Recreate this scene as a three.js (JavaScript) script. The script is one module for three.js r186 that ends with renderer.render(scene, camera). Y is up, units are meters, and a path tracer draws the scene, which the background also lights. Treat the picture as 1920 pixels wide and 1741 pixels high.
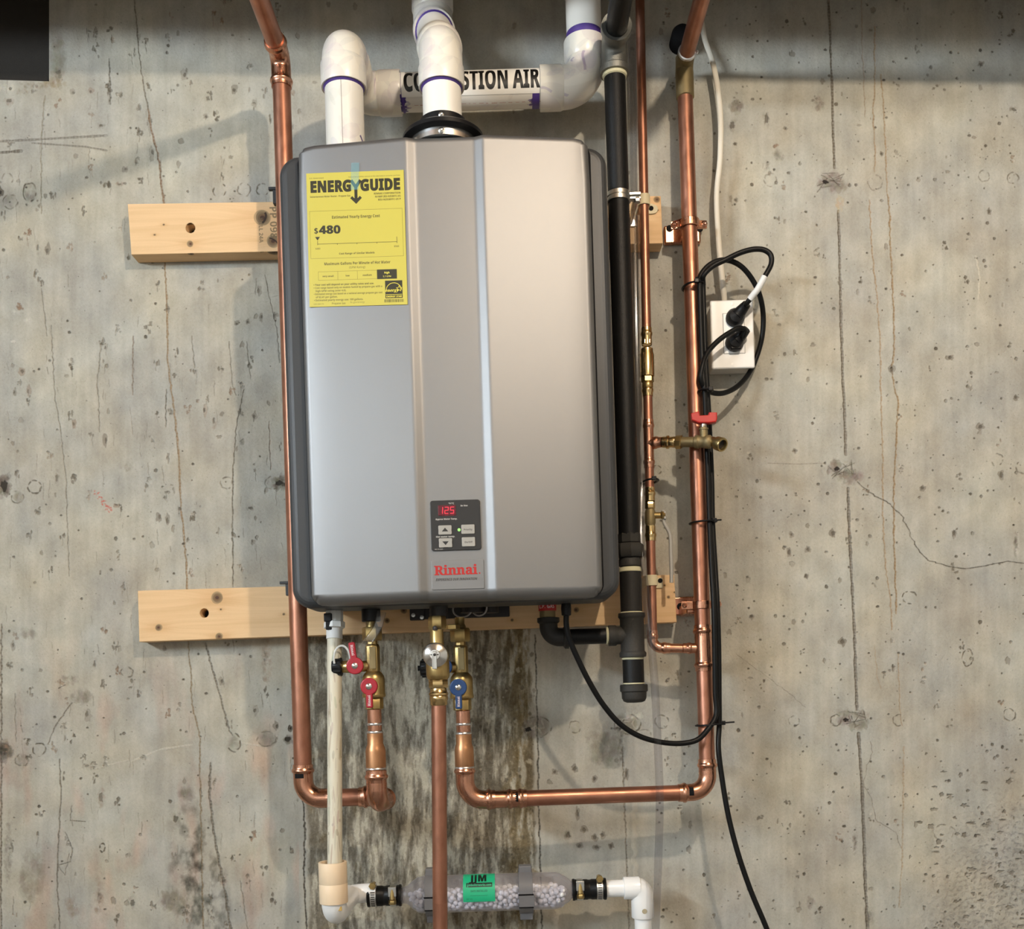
import * as THREE from 'three';
import { RoundedBoxGeometry } from 'three/addons/geometries/RoundedBoxGeometry.js';
import { mergeGeometries } from 'three/addons/utils/BufferGeometryUtils.js';
import { RectAreaLightUniformsLib } from 'three/addons/lights/RectAreaLightUniformsLib.js';
import { createNoise2D } from 'simplex-noise';

// ---------------------------------------------------------------- camera, light, exposure
const EYE = 1.35, DIST = 1.875, FOCAL = 1920, CX = 960, CY = 1280, ROLL = 0.0314;
const scene = new THREE.Scene();
scene.background = new THREE.Color(0.55, 0.68, 0.85);
const camera = new THREE.PerspectiveCamera(THREE.MathUtils.radToDeg(2 * Math.atan(1280 / FOCAL)), 1920 / 1741, 0.05, 40);
camera.position.set(0, EYE, DIST);
camera.rotation.z = -ROLL;
camera.setViewOffset(1920, 2560, 0, 0, 1920, 1741);
const renderer = new THREE.WebGLRenderer({ antialias: true });
renderer.toneMapping = THREE.LinearToneMapping;
renderer.toneMappingExposure = 0.93;
renderer.shadowMap.enabled = true;
RectAreaLightUniformsLib.init();
const BULB = new THREE.Vector3(0.52, EYE + 1.345, 1.78), BULB_CD = 6.6, BULB_COLOR = new THREE.Color(1.0, 0.86, 0.69);
const DAY = new THREE.Color(0.80, 0.91, 1.0), DAY_NITS = 84;

// ---------------------------------------------------------------- helpers
const V = (x, y, z) => new THREE.Vector3(x, y, z);
const CA = Math.cos(ROLL), SA = Math.sin(ROLL);
// a photo pixel read at a real distance z in front of the wall
function W(px, py, z = 0) {
  const dx = px - CX, dy = CY - py, k = (DIST - z) / FOCAL;
  return V((dx * CA + dy * SA) * k, EYE + (-dx * SA + dy * CA) * k, z);
}
const mpp = (z) => (DIST - z) / FOCAL;
let seed = 7;
const rnd = () => { seed = (seed * 1664525 + 1013904223) >>> 0; return seed / 4294967296; };
const rr = (a, b) => a + (b - a) * rnd();
const noise = createNoise2D(rnd), noiseB = createNoise2D(rnd);
const fbm = (x, y, n = 4) => { let s = 0, a = 0.5; for (let i = 0; i < n; i++) { s += a * noise(x, y); x = x * 2.03 + 11.3; y = y * 2.03 - 7.1; a *= 0.5; } return s; };

function build(pos, nor, uv) {
  const g = new THREE.BufferGeometry();
  g.setAttribute('position', new THREE.Float32BufferAttribute(pos, 3));
  g.setAttribute('normal', new THREE.Float32BufferAttribute(nor, 3));
  g.setAttribute('uv', new THREE.Float32BufferAttribute(uv, 2));
  return g;
}
function basis(dir) {
  const d = dir.clone().normalize(), ref = Math.abs(d.y) < 0.9 ? V(0, 1, 0) : V(0, 0, 1);
  const e1 = ref.clone().cross(d).normalize(), e2 = d.clone().cross(e1);
  return [d, e1, e2];
}
// a body of revolution: prof = [radius, distance along dir]; sides = 6 or 8 gives a flat-sided nut
function revolve(A, dir, prof, seg = 26, flat = false) {
  const [d, e1, e2] = basis(dir), pos = [], nor = [], uv = [];
  const segN = [];
  for (let i = 0; i + 1 < prof.length; i++) { const dr = prof[i + 1][0] - prof[i][0], dt = prof[i + 1][1] - prof[i][1], l = Math.hypot(dr, dt) || 1; segN.push([dt / l, -dr / l]); }
  const join = (a, b) => { if (!b) return a; const c = a[0] * b[0] + a[1] * b[1]; if (c < 0.75) return a; const x = a[0] + b[0], y = a[1] + b[1], l = Math.hypot(x, y) || 1; return [x / l, y / l]; };
  const P = (r, t, th) => A.clone().addScaledVector(d, t).addScaledVector(e1, r * Math.cos(th)).addScaledVector(e2, r * Math.sin(th));
  const N = (n, th) => d.clone().multiplyScalar(n[1]).addScaledVector(e1, n[0] * Math.cos(th)).addScaledVector(e2, n[0] * Math.sin(th));
  let v = 0;
  for (let i = 0; i + 1 < prof.length; i++) {
    const n0 = join(segN[i], segN[i - 1]), n1 = join(segN[i], segN[i + 1]), [r0, t0] = prof[i], [r1, t1] = prof[i + 1], dv = Math.hypot(r1 - r0, t1 - t0);
    for (let k = 0; k < seg; k++) {
      const a = (k / seg) * Math.PI * 2, b = ((k + 1) / seg) * Math.PI * 2, m = (a + b) / 2, rm = Math.max(r0, r1);
      const q = [[r0, t0, a, n0, v], [r0, t0, b, n0, v], [r1, t1, b, n1, v + dv], [r0, t0, a, n0, v], [r1, t1, b, n1, v + dv], [r1, t1, a, n1, v + dv]];
      for (const [r, t, th, n, vv] of q) { pos.push(...P(r, t, th).toArray()); nor.push(...N(n, flat ? m : th).toArray()); uv.push((th / (Math.PI * 2)) * Math.PI * 2 * rm, vv); }
    }
    v += dv;
  }
  return build(pos, nor, uv);
}
const nut = (A, dir, r, len, sides = 6) => revolve(A, dir, [[0, 0], [r * 0.9, 0], [r, len * 0.12], [r, len * 0.88], [r * 0.9, len], [0, len]], sides, true);
function cyl(a, b, r, seg = 26, cap = true) { const d = b.clone().sub(a), L = d.length(), e = Math.min(0.0012, r * 0.15); return revolve(a, d, cap ? [[0, 0], [r - e, 0], [r, e], [r, L - e], [r - e, L], [0, L]] : [[r, 0], [r, L]], seg); }
// a swept round (or flat) section along points
function tube(pts, r, seg = 12, { closed = false, flat = 1, caps = true } = {}) {
  const n = pts.length, rings = [], pos = [], nor = [], uv = [];
  const tan = pts.map((p, i) => (closed ? pts[(i + 1) % n].clone().sub(pts[(i - 1 + n) % n]) : pts[Math.min(i + 1, n - 1)].clone().sub(pts[Math.max(i - 1, 0)])).normalize());
  let [, e1] = basis(tan[0]);
  let len = 0;
  for (let i = 0; i < n; i++) {
    e1 = e1.clone().addScaledVector(tan[i], -e1.dot(tan[i])).normalize();
    const e2 = tan[i].clone().cross(e1), rad = typeof r === 'function' ? r(i / (n - 1)) : r;
    if (i) len += pts[i].distanceTo(pts[i - 1]);
    const ring = [];
    for (let k = 0; k <= seg; k++) { const th = (k / seg) * Math.PI * 2, c = Math.cos(th), s = Math.sin(th); ring.push([pts[i].clone().addScaledVector(e1, rad * c).addScaledVector(e2, rad * flat * s), e1.clone().multiplyScalar(c).addScaledVector(e2, s / flat).normalize(), (th / 6.2832) * 6.2832 * rad, len]); }
    rings.push(ring);
  }
  const tri = (...q) => { for (const [p, m, u, w] of q) { pos.push(p.x, p.y, p.z); nor.push(m.x, m.y, m.z); uv.push(u, w); } };
  const last = closed ? n : n - 1;
  for (let i = 0; i < last; i++) { const a = rings[i], b = rings[(i + 1) % n]; for (let k = 0; k < seg; k++) { tri(a[k], a[k + 1], b[k + 1]); tri(a[k], b[k + 1], b[k]); } }
  if (caps && !closed) for (const [i, s] of [[0, -1], [n - 1, 1]]) for (let k = 0; k < seg; k++) {
    const m = tan[i].clone().multiplyScalar(s), c = [pts[i], m, 0, 0], a = [rings[i][k][0], m, 0, 0], b = [rings[i][k + 1][0], m, 0, 0];
    s > 0 ? tri(c, a, b) : tri(c, b, a);
  }
  return build(pos, nor, uv);
}
// straight runs joined by arcs of radius R
function fillet(P, R, k = 10) {
  const out = [P[0].clone()];
  for (let i = 1; i < P.length - 1; i++) {
    const a = P[i - 1].clone().sub(P[i]).normalize(), b = P[i + 1].clone().sub(P[i]).normalize(), phi = Math.PI - a.angleTo(b), t = R * Math.tan(phi / 2);
    const c = P[i].clone().addScaledVector(a.clone().add(b).normalize(), R / Math.cos(phi / 2)), s = P[i].clone().addScaledVector(a, t).sub(c), e = P[i].clone().addScaledVector(b, t).sub(c);
    const axis = s.clone().cross(e).normalize();
    for (let j = 0; j <= k; j++) out.push(c.clone().add(s.clone().applyAxisAngle(axis, (phi * j) / k)));
  }
  out.push(P[P.length - 1].clone());
  return out;
}
const smooth = (pts, n = 90) => new THREE.CatmullRomCurve3(pts, false, 'centripetal').getPoints(n);
const lerp = (a, b, t) => a.clone().lerp(b, t);
function rbox(c, w, h, d, r = 0.002, s = 2) { const g = new RoundedBoxGeometry(w, h, d, s, Math.min(r, w / 2.01, h / 2.01, d / 2.01)); g.translate(c.x, c.y, c.z); return planar(g); }
// uv in metres by the way a face looks
function planar(g) {
  if (g.index) g = g.toNonIndexed();
  const p = g.attributes.position, n = g.attributes.normal, uv = [];
  for (let i = 0; i < p.count; i++) {
    const x = Math.abs(n.getX(i)), y = Math.abs(n.getY(i)), z = Math.abs(n.getZ(i));
    z >= x && z >= y ? uv.push(p.getX(i), p.getY(i)) : x >= y ? uv.push(p.getZ(i), p.getY(i)) : uv.push(p.getX(i), p.getZ(i));
  }
  g.setAttribute('uv', new THREE.Float32BufferAttribute(uv, 2));
  return g;
}
function shapeOf(pts) { const s = new THREE.Shape(); pts.forEach(([x, y], i) => (i ? s.lineTo(x, y) : s.moveTo(x, y))); s.closePath(); return s; }
function rrect(x0, y0, x1, y1, r) {
  const s = new THREE.Shape();
  s.moveTo(x0 + r, y0); s.lineTo(x1 - r, y0); s.absarc(x1 - r, y0 + r, r, -Math.PI / 2, 0); s.lineTo(x1, y1 - r); s.absarc(x1 - r, y1 - r, r, 0, Math.PI / 2);
  s.lineTo(x0 + r, y1); s.absarc(x0 + r, y1 - r, r, Math.PI / 2, Math.PI); s.lineTo(x0, y0 + r); s.absarc(x0 + r, y0 + r, r, Math.PI, Math.PI * 1.5);
  return s;
}
function ext(shape, z0, depth, bevel = 0, seg = 3, curve = 14) {
  const g = new THREE.ExtrudeGeometry(shape, { depth: depth - 2 * bevel, bevelEnabled: bevel > 0, bevelSize: bevel, bevelThickness: bevel, bevelOffset: -bevel, bevelSegments: seg, curveSegments: curve });
  g.translate(0, 0, z0 + bevel);
  return planar(g);
}
const oval = (x, y, a, b) => { const p = new THREE.Path(); p.absellipse(x, y, a, b, 0, Math.PI * 2, true, 0); return p; };

const taken = {};
function numbered(n) { taken[n] = (taken[n] ?? -1) + 1; return taken[n] ? n + '_' + String(taken[n]).padStart(3, '0') : n; }
function tag(o, label, category, group) { Object.assign(o.userData, { label, category }); if (group) o.userData.group = group; return o; }
function thing(name, label, category, at, group) {
  const o = new THREE.Group();
  o.name = numbered(name); o.position.copy(at); scene.add(o);
  o.w = at.clone();
  return tag(o, label, category, group);
}
function obj(name, geos, material, parent = scene, label) {
  const list = [].concat(geos).map((g) => (g.index ? g.toNonIndexed() : g.clone()));
  for (const g of list) for (const k of Object.keys(g.attributes)) if (!['position', 'normal', 'uv'].includes(k)) g.deleteAttribute(k);
  const g = list.length > 1 ? mergeGeometries(list) : list[0];
  const o = new THREE.Mesh(g, material), w = parent.w;
  if (w) g.translate(-w.x, -w.y, -w.z);
  o.w = w;
  o.name = parent === scene ? numbered(name) : name;
  if (label) o.userData.label = label;
  parent.add(o);
  return o;
}
function solo(name, label, category, geos, material, group) { return tag(obj(name, geos, material), label, category, group); }
function struct(name, geos, material, parent = scene) { const o = obj(name, geos, material, parent); if (parent === scene) o.userData.kind = 'structure'; return o; }

// ---------------------------------------------------------------- textures and materials
function canvas(w, h, draw) { const c = document.createElement('canvas'); c.width = w; c.height = h; draw(c.getContext('2d'), w, h); return c; }
function tex(c, srgb = true, repeat) {
  const t = new THREE.CanvasTexture(c);
  if (srgb) t.colorSpace = THREE.SRGBColorSpace;
  t.wrapS = t.wrapT = THREE.RepeatWrapping; t.magFilter = THREE.LinearFilter;
  if (repeat) t.repeat.set(repeat[0], repeat[1]);
  return t;
}
function pixels(w, h, f) {
  return canvas(w, h, (c) => { const im = c.createImageData(w, h), d = im.data; for (let y = 0, i = 0; y < h; y++) for (let x = 0; x < w; x++, i += 4) { const [r, g, b] = f(x, y); d[i] = r; d[i + 1] = g; d[i + 2] = b; d[i + 3] = 255; } c.putImageData(im, 0, 0); });
}
const std = (color, roughness, metalness = 0, more = {}) => new THREE.MeshPhysicalMaterial({ color: Array.isArray(color) ? new THREE.Color().setRGB(...color) : new THREE.Color(color), roughness, metalness, ...more });

// tarnish on copper and brass: patches and fine scratches along the pipe
const tarnish = pixels(256, 512, (x, y) => {
  const n = fbm(x / 60, y / 90, 4) * 24 + noise(x / 3.1, y / 40) * 3 + (rnd() - 0.5) * 6, v = 222 + n;
  return [v, v - Math.max(0, -n) * 0.25, v - Math.max(0, -n) * 0.4];
});
const grain = pixels(256, 256, (x, y) => { const v = 128 + (rnd() - 0.5) * 120 + noise(x / 5, y / 5) * 30; return [v, v, v]; });
const tTarnish = tex(tarnish, true, [8, 3]), tGrain = tex(grain, false, [14, 14]);
const smudge = tex(pixels(256, 256, (x, y) => { const v = 212 + fbm(x / 40, y / 70, 4) * 60; return [v, v, v]; }), false, [8, 4]);
const M = {
  copper: std([0.56, 0.26, 0.17], 0.47, 0.9, { map: tTarnish, roughnessMap: smudge }),
  copperFit: std([0.78, 0.40, 0.265], 0.34, 1, { map: tTarnish, roughnessMap: smudge }),
  copperWorn: std([0.66, 0.34, 0.17], 0.42, 0.9, { map: tTarnish }),
  solder: std([0.72, 0.71, 0.72], 0.3, 1),
  brass: std([0.62, 0.45, 0.19], 0.34, 0.95, { map: tTarnish }),
  brassBright: std([0.85, 0.62, 0.30], 0.24, 1, { map: tTarnish }),
  brassDull: std([0.36, 0.28, 0.14], 0.55, 0.7, { map: tTarnish }),
  iron: std([0.007, 0.007, 0.007], 0.4, 0, { specularIntensity: 0.45, bumpMap: tGrain, bumpScale: 0.0004 }),
  ironGrey: std([0.040, 0.038, 0.034], 0.55, 0.2, { specularIntensity: 0.6, bumpMap: tGrain, bumpScale: 0.0005 }),
  ironWorn: std([0.022, 0.020, 0.018], 0.5, 0.1, { specularIntensity: 0.6, bumpMap: tGrain, bumpScale: 0.0004 }),
  dope: std([0.62, 0.58, 0.38], 0.8),
  zinc: std([0.62, 0.62, 0.60], 0.3, 1),
  steel: std([0.75, 0.74, 0.72], 0.24, 1),
  pvc: std([0.80, 0.77, 0.71], 0.32),
  pvcWhite: std([0.88, 0.88, 0.87], 0.28),
  cpvc: std([0.66, 0.63, 0.53], 0.5),
  adapterGrey: std([0.70, 0.71, 0.70], 0.5),
  peach: std([0.84, 0.66, 0.46], 0.45),
  primer: std([0.075, 0.04, 0.23], 0.5),
  galvanized: std([0.20, 0.20, 0.18], 0.42, 0.8, { bumpMap: tGrain, bumpScale: 0.0004 }),
  black: std([0.007, 0.007, 0.008], 0.4, 0, { specularIntensity: 0.5 }),
  rubber: std([0.006, 0.006, 0.006], 0.42, 0, { specularIntensity: 0.4 }),
  blackMatte: std([0.006, 0.006, 0.007], 0.75, 0, { specularIntensity: 0.3 }),
  silver: std([0.235, 0.235, 0.236], 0.48, 0.85, { bumpMap: tex(grain, false, [60, 60]), bumpScale: 0.00006 }),
  casing: std([0.052, 0.054, 0.057], 0.42, 0.2, { specularIntensity: 0.7, bumpMap: tGrain, bumpScale: 0.00012 }),
  dark: std([0.03, 0.026, 0.026], 0.5, 0.2),
  red: std([0.36, 0.012, 0.026], 0.36),
  redBright: std([0.46, 0.014, 0.010], 0.4),
  blue: std([0.018, 0.055, 0.165], 0.36),
  cream: std([0.66, 0.58, 0.38], 0.5),
  cable: std([0.66, 0.61, 0.51], 0.5),
  plate: std([0.80, 0.79, 0.76], 0.3),
  grey: std([0.17, 0.17, 0.18], 0.5),
  clear: std([0.85, 0.85, 0.87], 0.14, 0, { transmission: 1, thickness: 0, ior: 1.45, side: THREE.DoubleSide }),
  haze: std([0.84, 0.83, 0.88], 0.34, 0, { transmission: 0.9, thickness: 0, ior: 1.45, side: THREE.DoubleSide }),
  film: std([0.95, 0.96, 0.97], 0.12, 0, { transmission: 1, thickness: 0, side: THREE.DoubleSide }),
};

// ---------------------------------------------------------------- the concrete wall: colour and relief, 1024 texels per metre
const TW = 2048, TH = 1856, TX0 = -1.0, TY1 = EYE + 1.31;
function photoFrame(c) { // lets marks be drawn where the photograph shows them on the wall (z = 0)
  const o = W(0, 0, 0), k = 1024 * mpp(0);
  c.setTransform(k * CA, -k * -SA * -1, k * SA, k * CA, 0, 0);
  const a = W(0, 0, 0), bx = W(1, 0, 0), by = W(0, 1, 0), f = (p) => [(p.x - TX0) * 1024, (TY1 - p.y) * 1024], [x0, y0] = f(a), [x1, y1] = f(bx), [x2, y2] = f(by);
  c.setTransform(x1 - x0, y1 - y0, x2 - x0, y2 - y0, x0, y0);
}
const dampEdge = (x, y) => { // the stained strip of wall below the heater
  const l = 572 + noise(y / 60, 3) * 5 + (y - 1500) * 0.02, r = 1004 + noise(y / 50, 9) * 3 + (y - 1500) * 0.03;
  return Math.min(1, Math.max(0, (x - l) / 8)) * Math.min(1, Math.max(0, (r - x) / 6)) * Math.min(1, Math.max(0, (y - 1120) / 60));
};
const relief = new Float32Array(TW * TH);
const wallColor = pixels(TW, TH, (tx, ty) => {
  const wx = tx / 1024 + TX0, wy = TY1 - ty / 1024 - EYE, x = CX + (wx * CA - wy * SA) * 1024, y = CY - (wx * SA + wy * CA) * 1024; // photo pixel of this texel
  const big = fbm(x / 330, y / 330, 3), mid = fbm(x / 70 + 40, y / 90, 4), fine = noiseB(x / 7, y / 9), streak = noiseB(x / 16, y / 260), g = rnd() - 0.5;
  let v = 168 + big * 15 + mid * 15 + fine * 3 + streak * 4 + g * 7, r = v + 3, gg = v - 1, b = v - 13 + big * -4;
  const warm = fbm(x / 190 + 90, y / 240 + 17, 3); r += warm * 5; b -= warm * 7;
  let h = 0.5 + mid * 0.06 + fine * 0.02 + g * 0.035;
  // fine speckle of the right half
  const sp = noise(x / 4.5, y / 4.5); if (sp > 0.78) { const k = (sp - 0.78) * 120; r -= k; gg -= k; b -= k; h -= 0.05; }
  // pinkish scrubbed patches low on the left
  const pink = Math.max(0, fbm(x / 90 + 7, y / 260 + 31, 3) - 0.12) * Math.min(1, Math.max(0, (y - 1150) / 250)) * (x < 560 ? 1 : 0.15);
  r += pink * 10; gg -= pink * 17; b -= pink * 22;
  // mildew at the lower left
  const mx = (x - 365 - (y - 1600) * 0.12) / 62, my = (y - 1660) / 190, mil = Math.max(0, 1 - mx * mx - my * my) * Math.max(0, 0.25 + fbm(x / 34, y / 46, 4) * 1.6);
  r -= mil * 75; gg -= mil * 72; b -= mil * 70;
  // honeycombed patch at the lower right
  const hx = Math.max(0, (x - 1700) / 240) * Math.max(0, (y - 1430) / 300), hc = fbm(x / 14, y / 12, 3);
  if (hx > 0) { const k = Math.max(0, hc + 0.1) * Math.min(1, hx * 2.6); r -= k * 34; gg -= k * 34; b -= k * 30; h -= k * 0.25; }
  const d = dampEdge(x, y);
  if (d > 0) {
    const s = fbm(x / 24 + 5, y / 105, 5) + noiseB(x / 9, y / 70) * 0.15 + noise(x / 6, y / 19) * 0.13 + noiseB(x / 2.6, y / 4) * 0.08;
    const dark = 0.14 + 0.24 * Math.exp(-(((x - 950) / 75) ** 2)) * Math.exp(-(((y - 1370) / 260) ** 2)) + 0.26 * Math.exp(-(((x - 610) / 40) ** 2)) - 0.16 * Math.exp(-(((x - 770) / 70) ** 2)) + 0.08 * Math.exp(-(((y - 1560) / 90) ** 2));
    const t = s + 0.12 - dark;
    let R, G, B;
    const steps = [[-0.34, [106, 99, 85]], [-0.3, [118, 112, 98]], [-0.16, [124, 118, 105]], [-0.13, [137, 131, 117]], [0.06, [146, 140, 125]], [0.155, [154, 148, 132]], [0.17, [172, 166, 149]]];
    [R, G, B] = steps[0][1]; for (let i = 0; i + 1 < steps.length; i++) if (t > steps[i][0]) { const q = Math.min(1, (t - steps[i][0]) / (steps[i + 1][0] - steps[i][0])), A = steps[i][1], E = steps[i + 1][1]; [R, G, B] = [A[0] + (E[0] - A[0]) * q, A[1] + (E[1] - A[1]) * q, A[2] + (E[2] - A[2]) * q]; }
    const wob = mid * 20 + g * 12 + fine * 8;
    const ochre = Math.exp(-(((x - 975) / 26) ** 2)) * (t < 0.02 ? 1 : 0) + Math.max(0, noiseB(x / 40, y / 60) - 0.35) * (t < 0 ? 0.9 : 0.2);
    R += wob + ochre * 4; G += wob - ochre * 2; B += wob - ochre * 14;
    if (t > 0.16) h += 0.05;
    if (t < -0.02) h -= 0.03 + noise(x / 5, y / 5) * 0.06;
    r = r * (1 - d) + R * d; gg = gg * (1 - d) + G * d; b = b * (1 - d) + B * d;
  }
  relief[ty * TW + tx] = h;
  return [r, gg, b];
});
const wallRelief = pixels(TW, TH, (x, y) => { const v = Math.max(0, Math.min(255, relief[y * TW + x] * 255)); return [v, v, v]; });
{
  const c = wallColor.getContext('2d'), h = wallRelief.getContext('2d');
  photoFrame(c); photoFrame(h);
  c.lineCap = h.lineCap = 'round'; c.lineJoin = h.lineJoin = 'round';
  const rgba = (col, a) => `rgba(${col[0]},${col[1]},${col[2]},${a})`;
  function line(P, col, w, a, deep = 0.4, jit = 1.2) { // a crack, seam or runnel, wandering a little between its points
    const Q = [];
    for (let i = 0; i + 1 < P.length; i++) { const n = Math.max(2, Math.round(Math.hypot(P[i + 1][0] - P[i][0], P[i + 1][1] - P[i][1]) / 6)); for (let k = 0; k < n; k++) Q.push([P[i][0] + ((P[i + 1][0] - P[i][0]) * k) / n + (k ? rr(-jit, jit) : 0), P[i][1] + ((P[i + 1][1] - P[i][1]) * k) / n]); }
    Q.push(P[P.length - 1]);
    for (let i = 0; i + 1 < Q.length; i++) {
      const ww = w * rr(0.6, 1.25);
      c.strokeStyle = rgba(col, a * rr(0.65, 1)); c.lineWidth = ww; c.beginPath(); c.moveTo(...Q[i]); c.lineTo(...Q[i + 1]); c.stroke();
      if (deep) { h.strokeStyle = deep > 0 ? `rgba(0,0,0,${deep})` : `rgba(255,255,255,${-deep})`; h.lineWidth = ww * 0.8; h.beginPath(); h.moveTo(...Q[i]); h.lineTo(...Q[i + 1]); h.stroke(); }
    }
  }
  function blob(x, y, rx, ry, col, a, deep = 0.5, rough = 0.35) {
    if (rx > 7.5 || ry > 13) { const n = Math.min(90, Math.round(14 + rx * ry * 0.12)); for (let i = 0; i < n; i++) { const t = rr(0, 6.283), q = Math.sqrt(rnd()) * rr(0.7, 1.08), k = Math.min(7, Math.max(2, Math.min(rx, ry) * 0.34)) * rr(0.5, 1.3); blob(x + Math.cos(t) * rx * q, y + Math.sin(t) * ry * q, Math.min(7.4, k), Math.min(12, k * rr(0.8, 1.8)), col.map((c) => c + rr(-9, 9)), a * 0.26, deep * 0.2, rough); } return; }
    const n = 14, P = [], ph = rr(0, 6);
    for (let i = 0; i < n; i++) { const t = (i / n) * 6.283, k = 1 + rr(-rough, rough); P.push([x + Math.cos(t + ph) * rx * k, y + Math.sin(t + ph) * ry * k]); }
    for (const [q, s] of [[c, rgba(col, a)], [h, deep > 0 ? `rgba(0,0,0,${deep})` : `rgba(255,255,255,${-deep})`]]) { if (q === h && !deep) continue; q.fillStyle = s; q.beginPath(); P.forEach((p, i) => (i ? q.lineTo(...p) : q.moveTo(...p))); q.closePath(); q.fill(); }
  }
  function ring(x, y, r, a = 0.5, ry = r, fill = 0) {
    if (fill) blob(x, y, r, ry, [120, 113, 100], fill, 0.15, 0.08);
    for (let t = 0; t < 6.28; t += 0.16) { if (noise(t * 0.9, x) < -0.15) continue; const al = a * rr(0.25, 0.8), k = 1 + 0.12 * noise(t, y) + rr(-0.03, 0.03); c.strokeStyle = rgba([92, 84, 70], al); c.lineWidth = rr(0.7, 2.8); c.beginPath(); c.ellipse(x, y, r * k, ry * k, 0, t, t + 0.2); c.stroke(); h.strokeStyle = `rgba(0,0,0,${al * 0.7})`; h.lineWidth = 2; h.beginPath(); h.ellipse(x, y, r * k, ry * k, 0, t, t + 0.2); h.stroke(); }
  }
  const BR = [128, 100, 74], TAN = [150, 122, 90], GY = [104, 97, 85], DK = [70, 63, 52];
  // left half
  line([[252, 0], [258, 60], [262, 110], [268, 150], [278, 205]], [96, 86, 72], 2.2, 0.6);
  line([[278, 205], [284, 245], [293, 275], [300, 310], [303, 350], [308, 382]], [134, 108, 86], 3.4, 0.75);
  line([[308, 480], [313, 560], [314, 620], [315, 680], [318, 705], [324, 745], [330, 800], [335, 850], [337, 900], [340, 960], [345, 1000], [350, 1060], [352, 1110]], TAN, 3.2, 0.65);
  line([[352, 1195], [358, 1260], [360, 1320], [370, 1360], [376, 1385], [375, 1440], [376, 1490], [378, 1560], [378, 1600], [382, 1741]], [132, 112, 84], 2.6, 0.6);
  line([[385, 1205], [400, 1260], [415, 1310], [430, 1370], [436, 1378]], GY, 3.2, 0.55);
  line([[395, 1430], [393, 1490], [400, 1550], [410, 1610], [422, 1670], [432, 1741]], GY, 4.2, 0.6);
  line([[112, 1423], [115, 1480], [110, 1570], [107, 1650], [112, 1741]], GY, 2.2, 0.7);
  line([[568, 1490], [572, 1560], [570, 1640], [575, 1741]], [66, 62, 54], 3, 0.8);
  line([[458, 730], [443, 803], [437, 879], [436, 950], [437, 1100]], [92, 86, 74], 2, 0.7);
  line([[96, 610], [103, 745], [113, 800], [125, 910], [127, 1000], [130, 1080]], GY, 1.6, 0.5);
  line([[78, 540], [88, 630]], GY, 1.8, 0.5);
  line([[190, 650], [182, 720], [185, 750], [187, 810]], GY, 1.6, 0.55);
  line([[250, 630], [249, 740]], [120, 96, 80], 2, 0.45);
  line([[360, 630], [365, 690]], GY, 1.6, 0.5); line([[430, 640], [436, 720], [443, 740]], GY, 1.6, 0.5); line([[463, 640], [470, 710]], GY, 1.5, 0.5); line([[497, 515], [520, 620], [525, 680]], GY, 1.6, 0.5);
  line([[505, 790], [508, 880]], [120, 98, 84], 2, 0.4); line([[312, 730], [311, 800]], [90, 84, 72], 2, 0.6);
  line([[85, 180], [78, 260], [78, 400]], [140, 132, 112], 2.4, 0.45); line([[205, 110], [207, 195]], DK, 3, 0.45);
  line([[0, 265], [60, 262], [200, 254]], GY, 4, 0.35); line([[60, 268], [160, 275], [200, 282]], GY, 3, 0.35); line([[0, 286], [40, 283]], DK, 5, 0.4);
  line([[500, 560], [560, 545], [470, 550]], GY, 1, 0);
  line([[240, 1430], [300, 1405], [360, 1396]], [196, 190, 176], 4, 0.4, -0.1); line([[180, 1440], [240, 1425]], [196, 190, 176], 3, 0.3, -0.1); line([[440, 1390], [500, 1400]], [196, 190, 176], 4, 0.35, -0.1);
  line([[135, 1318], [105, 1360], [90, 1395]], GY, 2, 0.6); line([[110, 1290], [122, 1284]], DK, 2, 0.6);
  line([[130, 1600], [122, 1640], [107, 1620]], GY, 1.4, 0.5); line([[135, 1510], [132, 1538], [160, 1540]], GY, 1.8, 0.6); line([[122, 1560], [136, 1590], [132, 1615], [110, 1622]], GY, 1.8, 0.5);
  line([[28, 1300], [30, 1390]], GY, 1.4, 0.5); line([[3, 1170], [2, 1741]], [92, 80, 66], 3, 0.5);
  line([[450, 1510], [450, 1540]], GY, 1.6, 0.5); line([[450, 1650], [465, 1741]], GY, 1.8, 0.5);
  for (const [x, y, r, a, ry, f] of [[20, 378, 13, 0.5, 13, 0.25], [56, 360, 12, 0.9, 17, 0.5], [14, 335, 10, 0.4], [65, 913, 12, 1], [33, 932, 12, 0.5, 11, 0.45], [412, 357, 12, 0.9], [458, 355, 12, 0.6], [493, 355, 11, 0.7], [73, 1405, 12, 0.9], [41, 1425, 12, 0.5, 11, 0.5], [438, 1392, 13, 1, 17, 0.25], [500, 1385, 18, 0.6, 14, 0.4], [425, 905, 11, 0.5], [510, 905, 12, 0.5, 12, 0.2], [238, 1260, 11, 0.6, 10], [192, 1589, 5, 0.8, 8]]) ring(x, y, r, a, ry ?? r, f ?? 0);
  for (const [x, y, rx, ry] of [[8, 910, 14, 22], [6, 1408, 16, 18], [525, 905, 14, 12], [535, 908, 7, 4], [0, 360, 7, 10], [540, 1385, 9, 9], [545, 1365, 5, 6]]) { blob(x, y, rx, ry, [88, 80, 68], 0.8, 0.6); blob(x, y, rx * 0.5, ry * 0.45, [44, 38, 30], 0.85, 0.8); }
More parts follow.
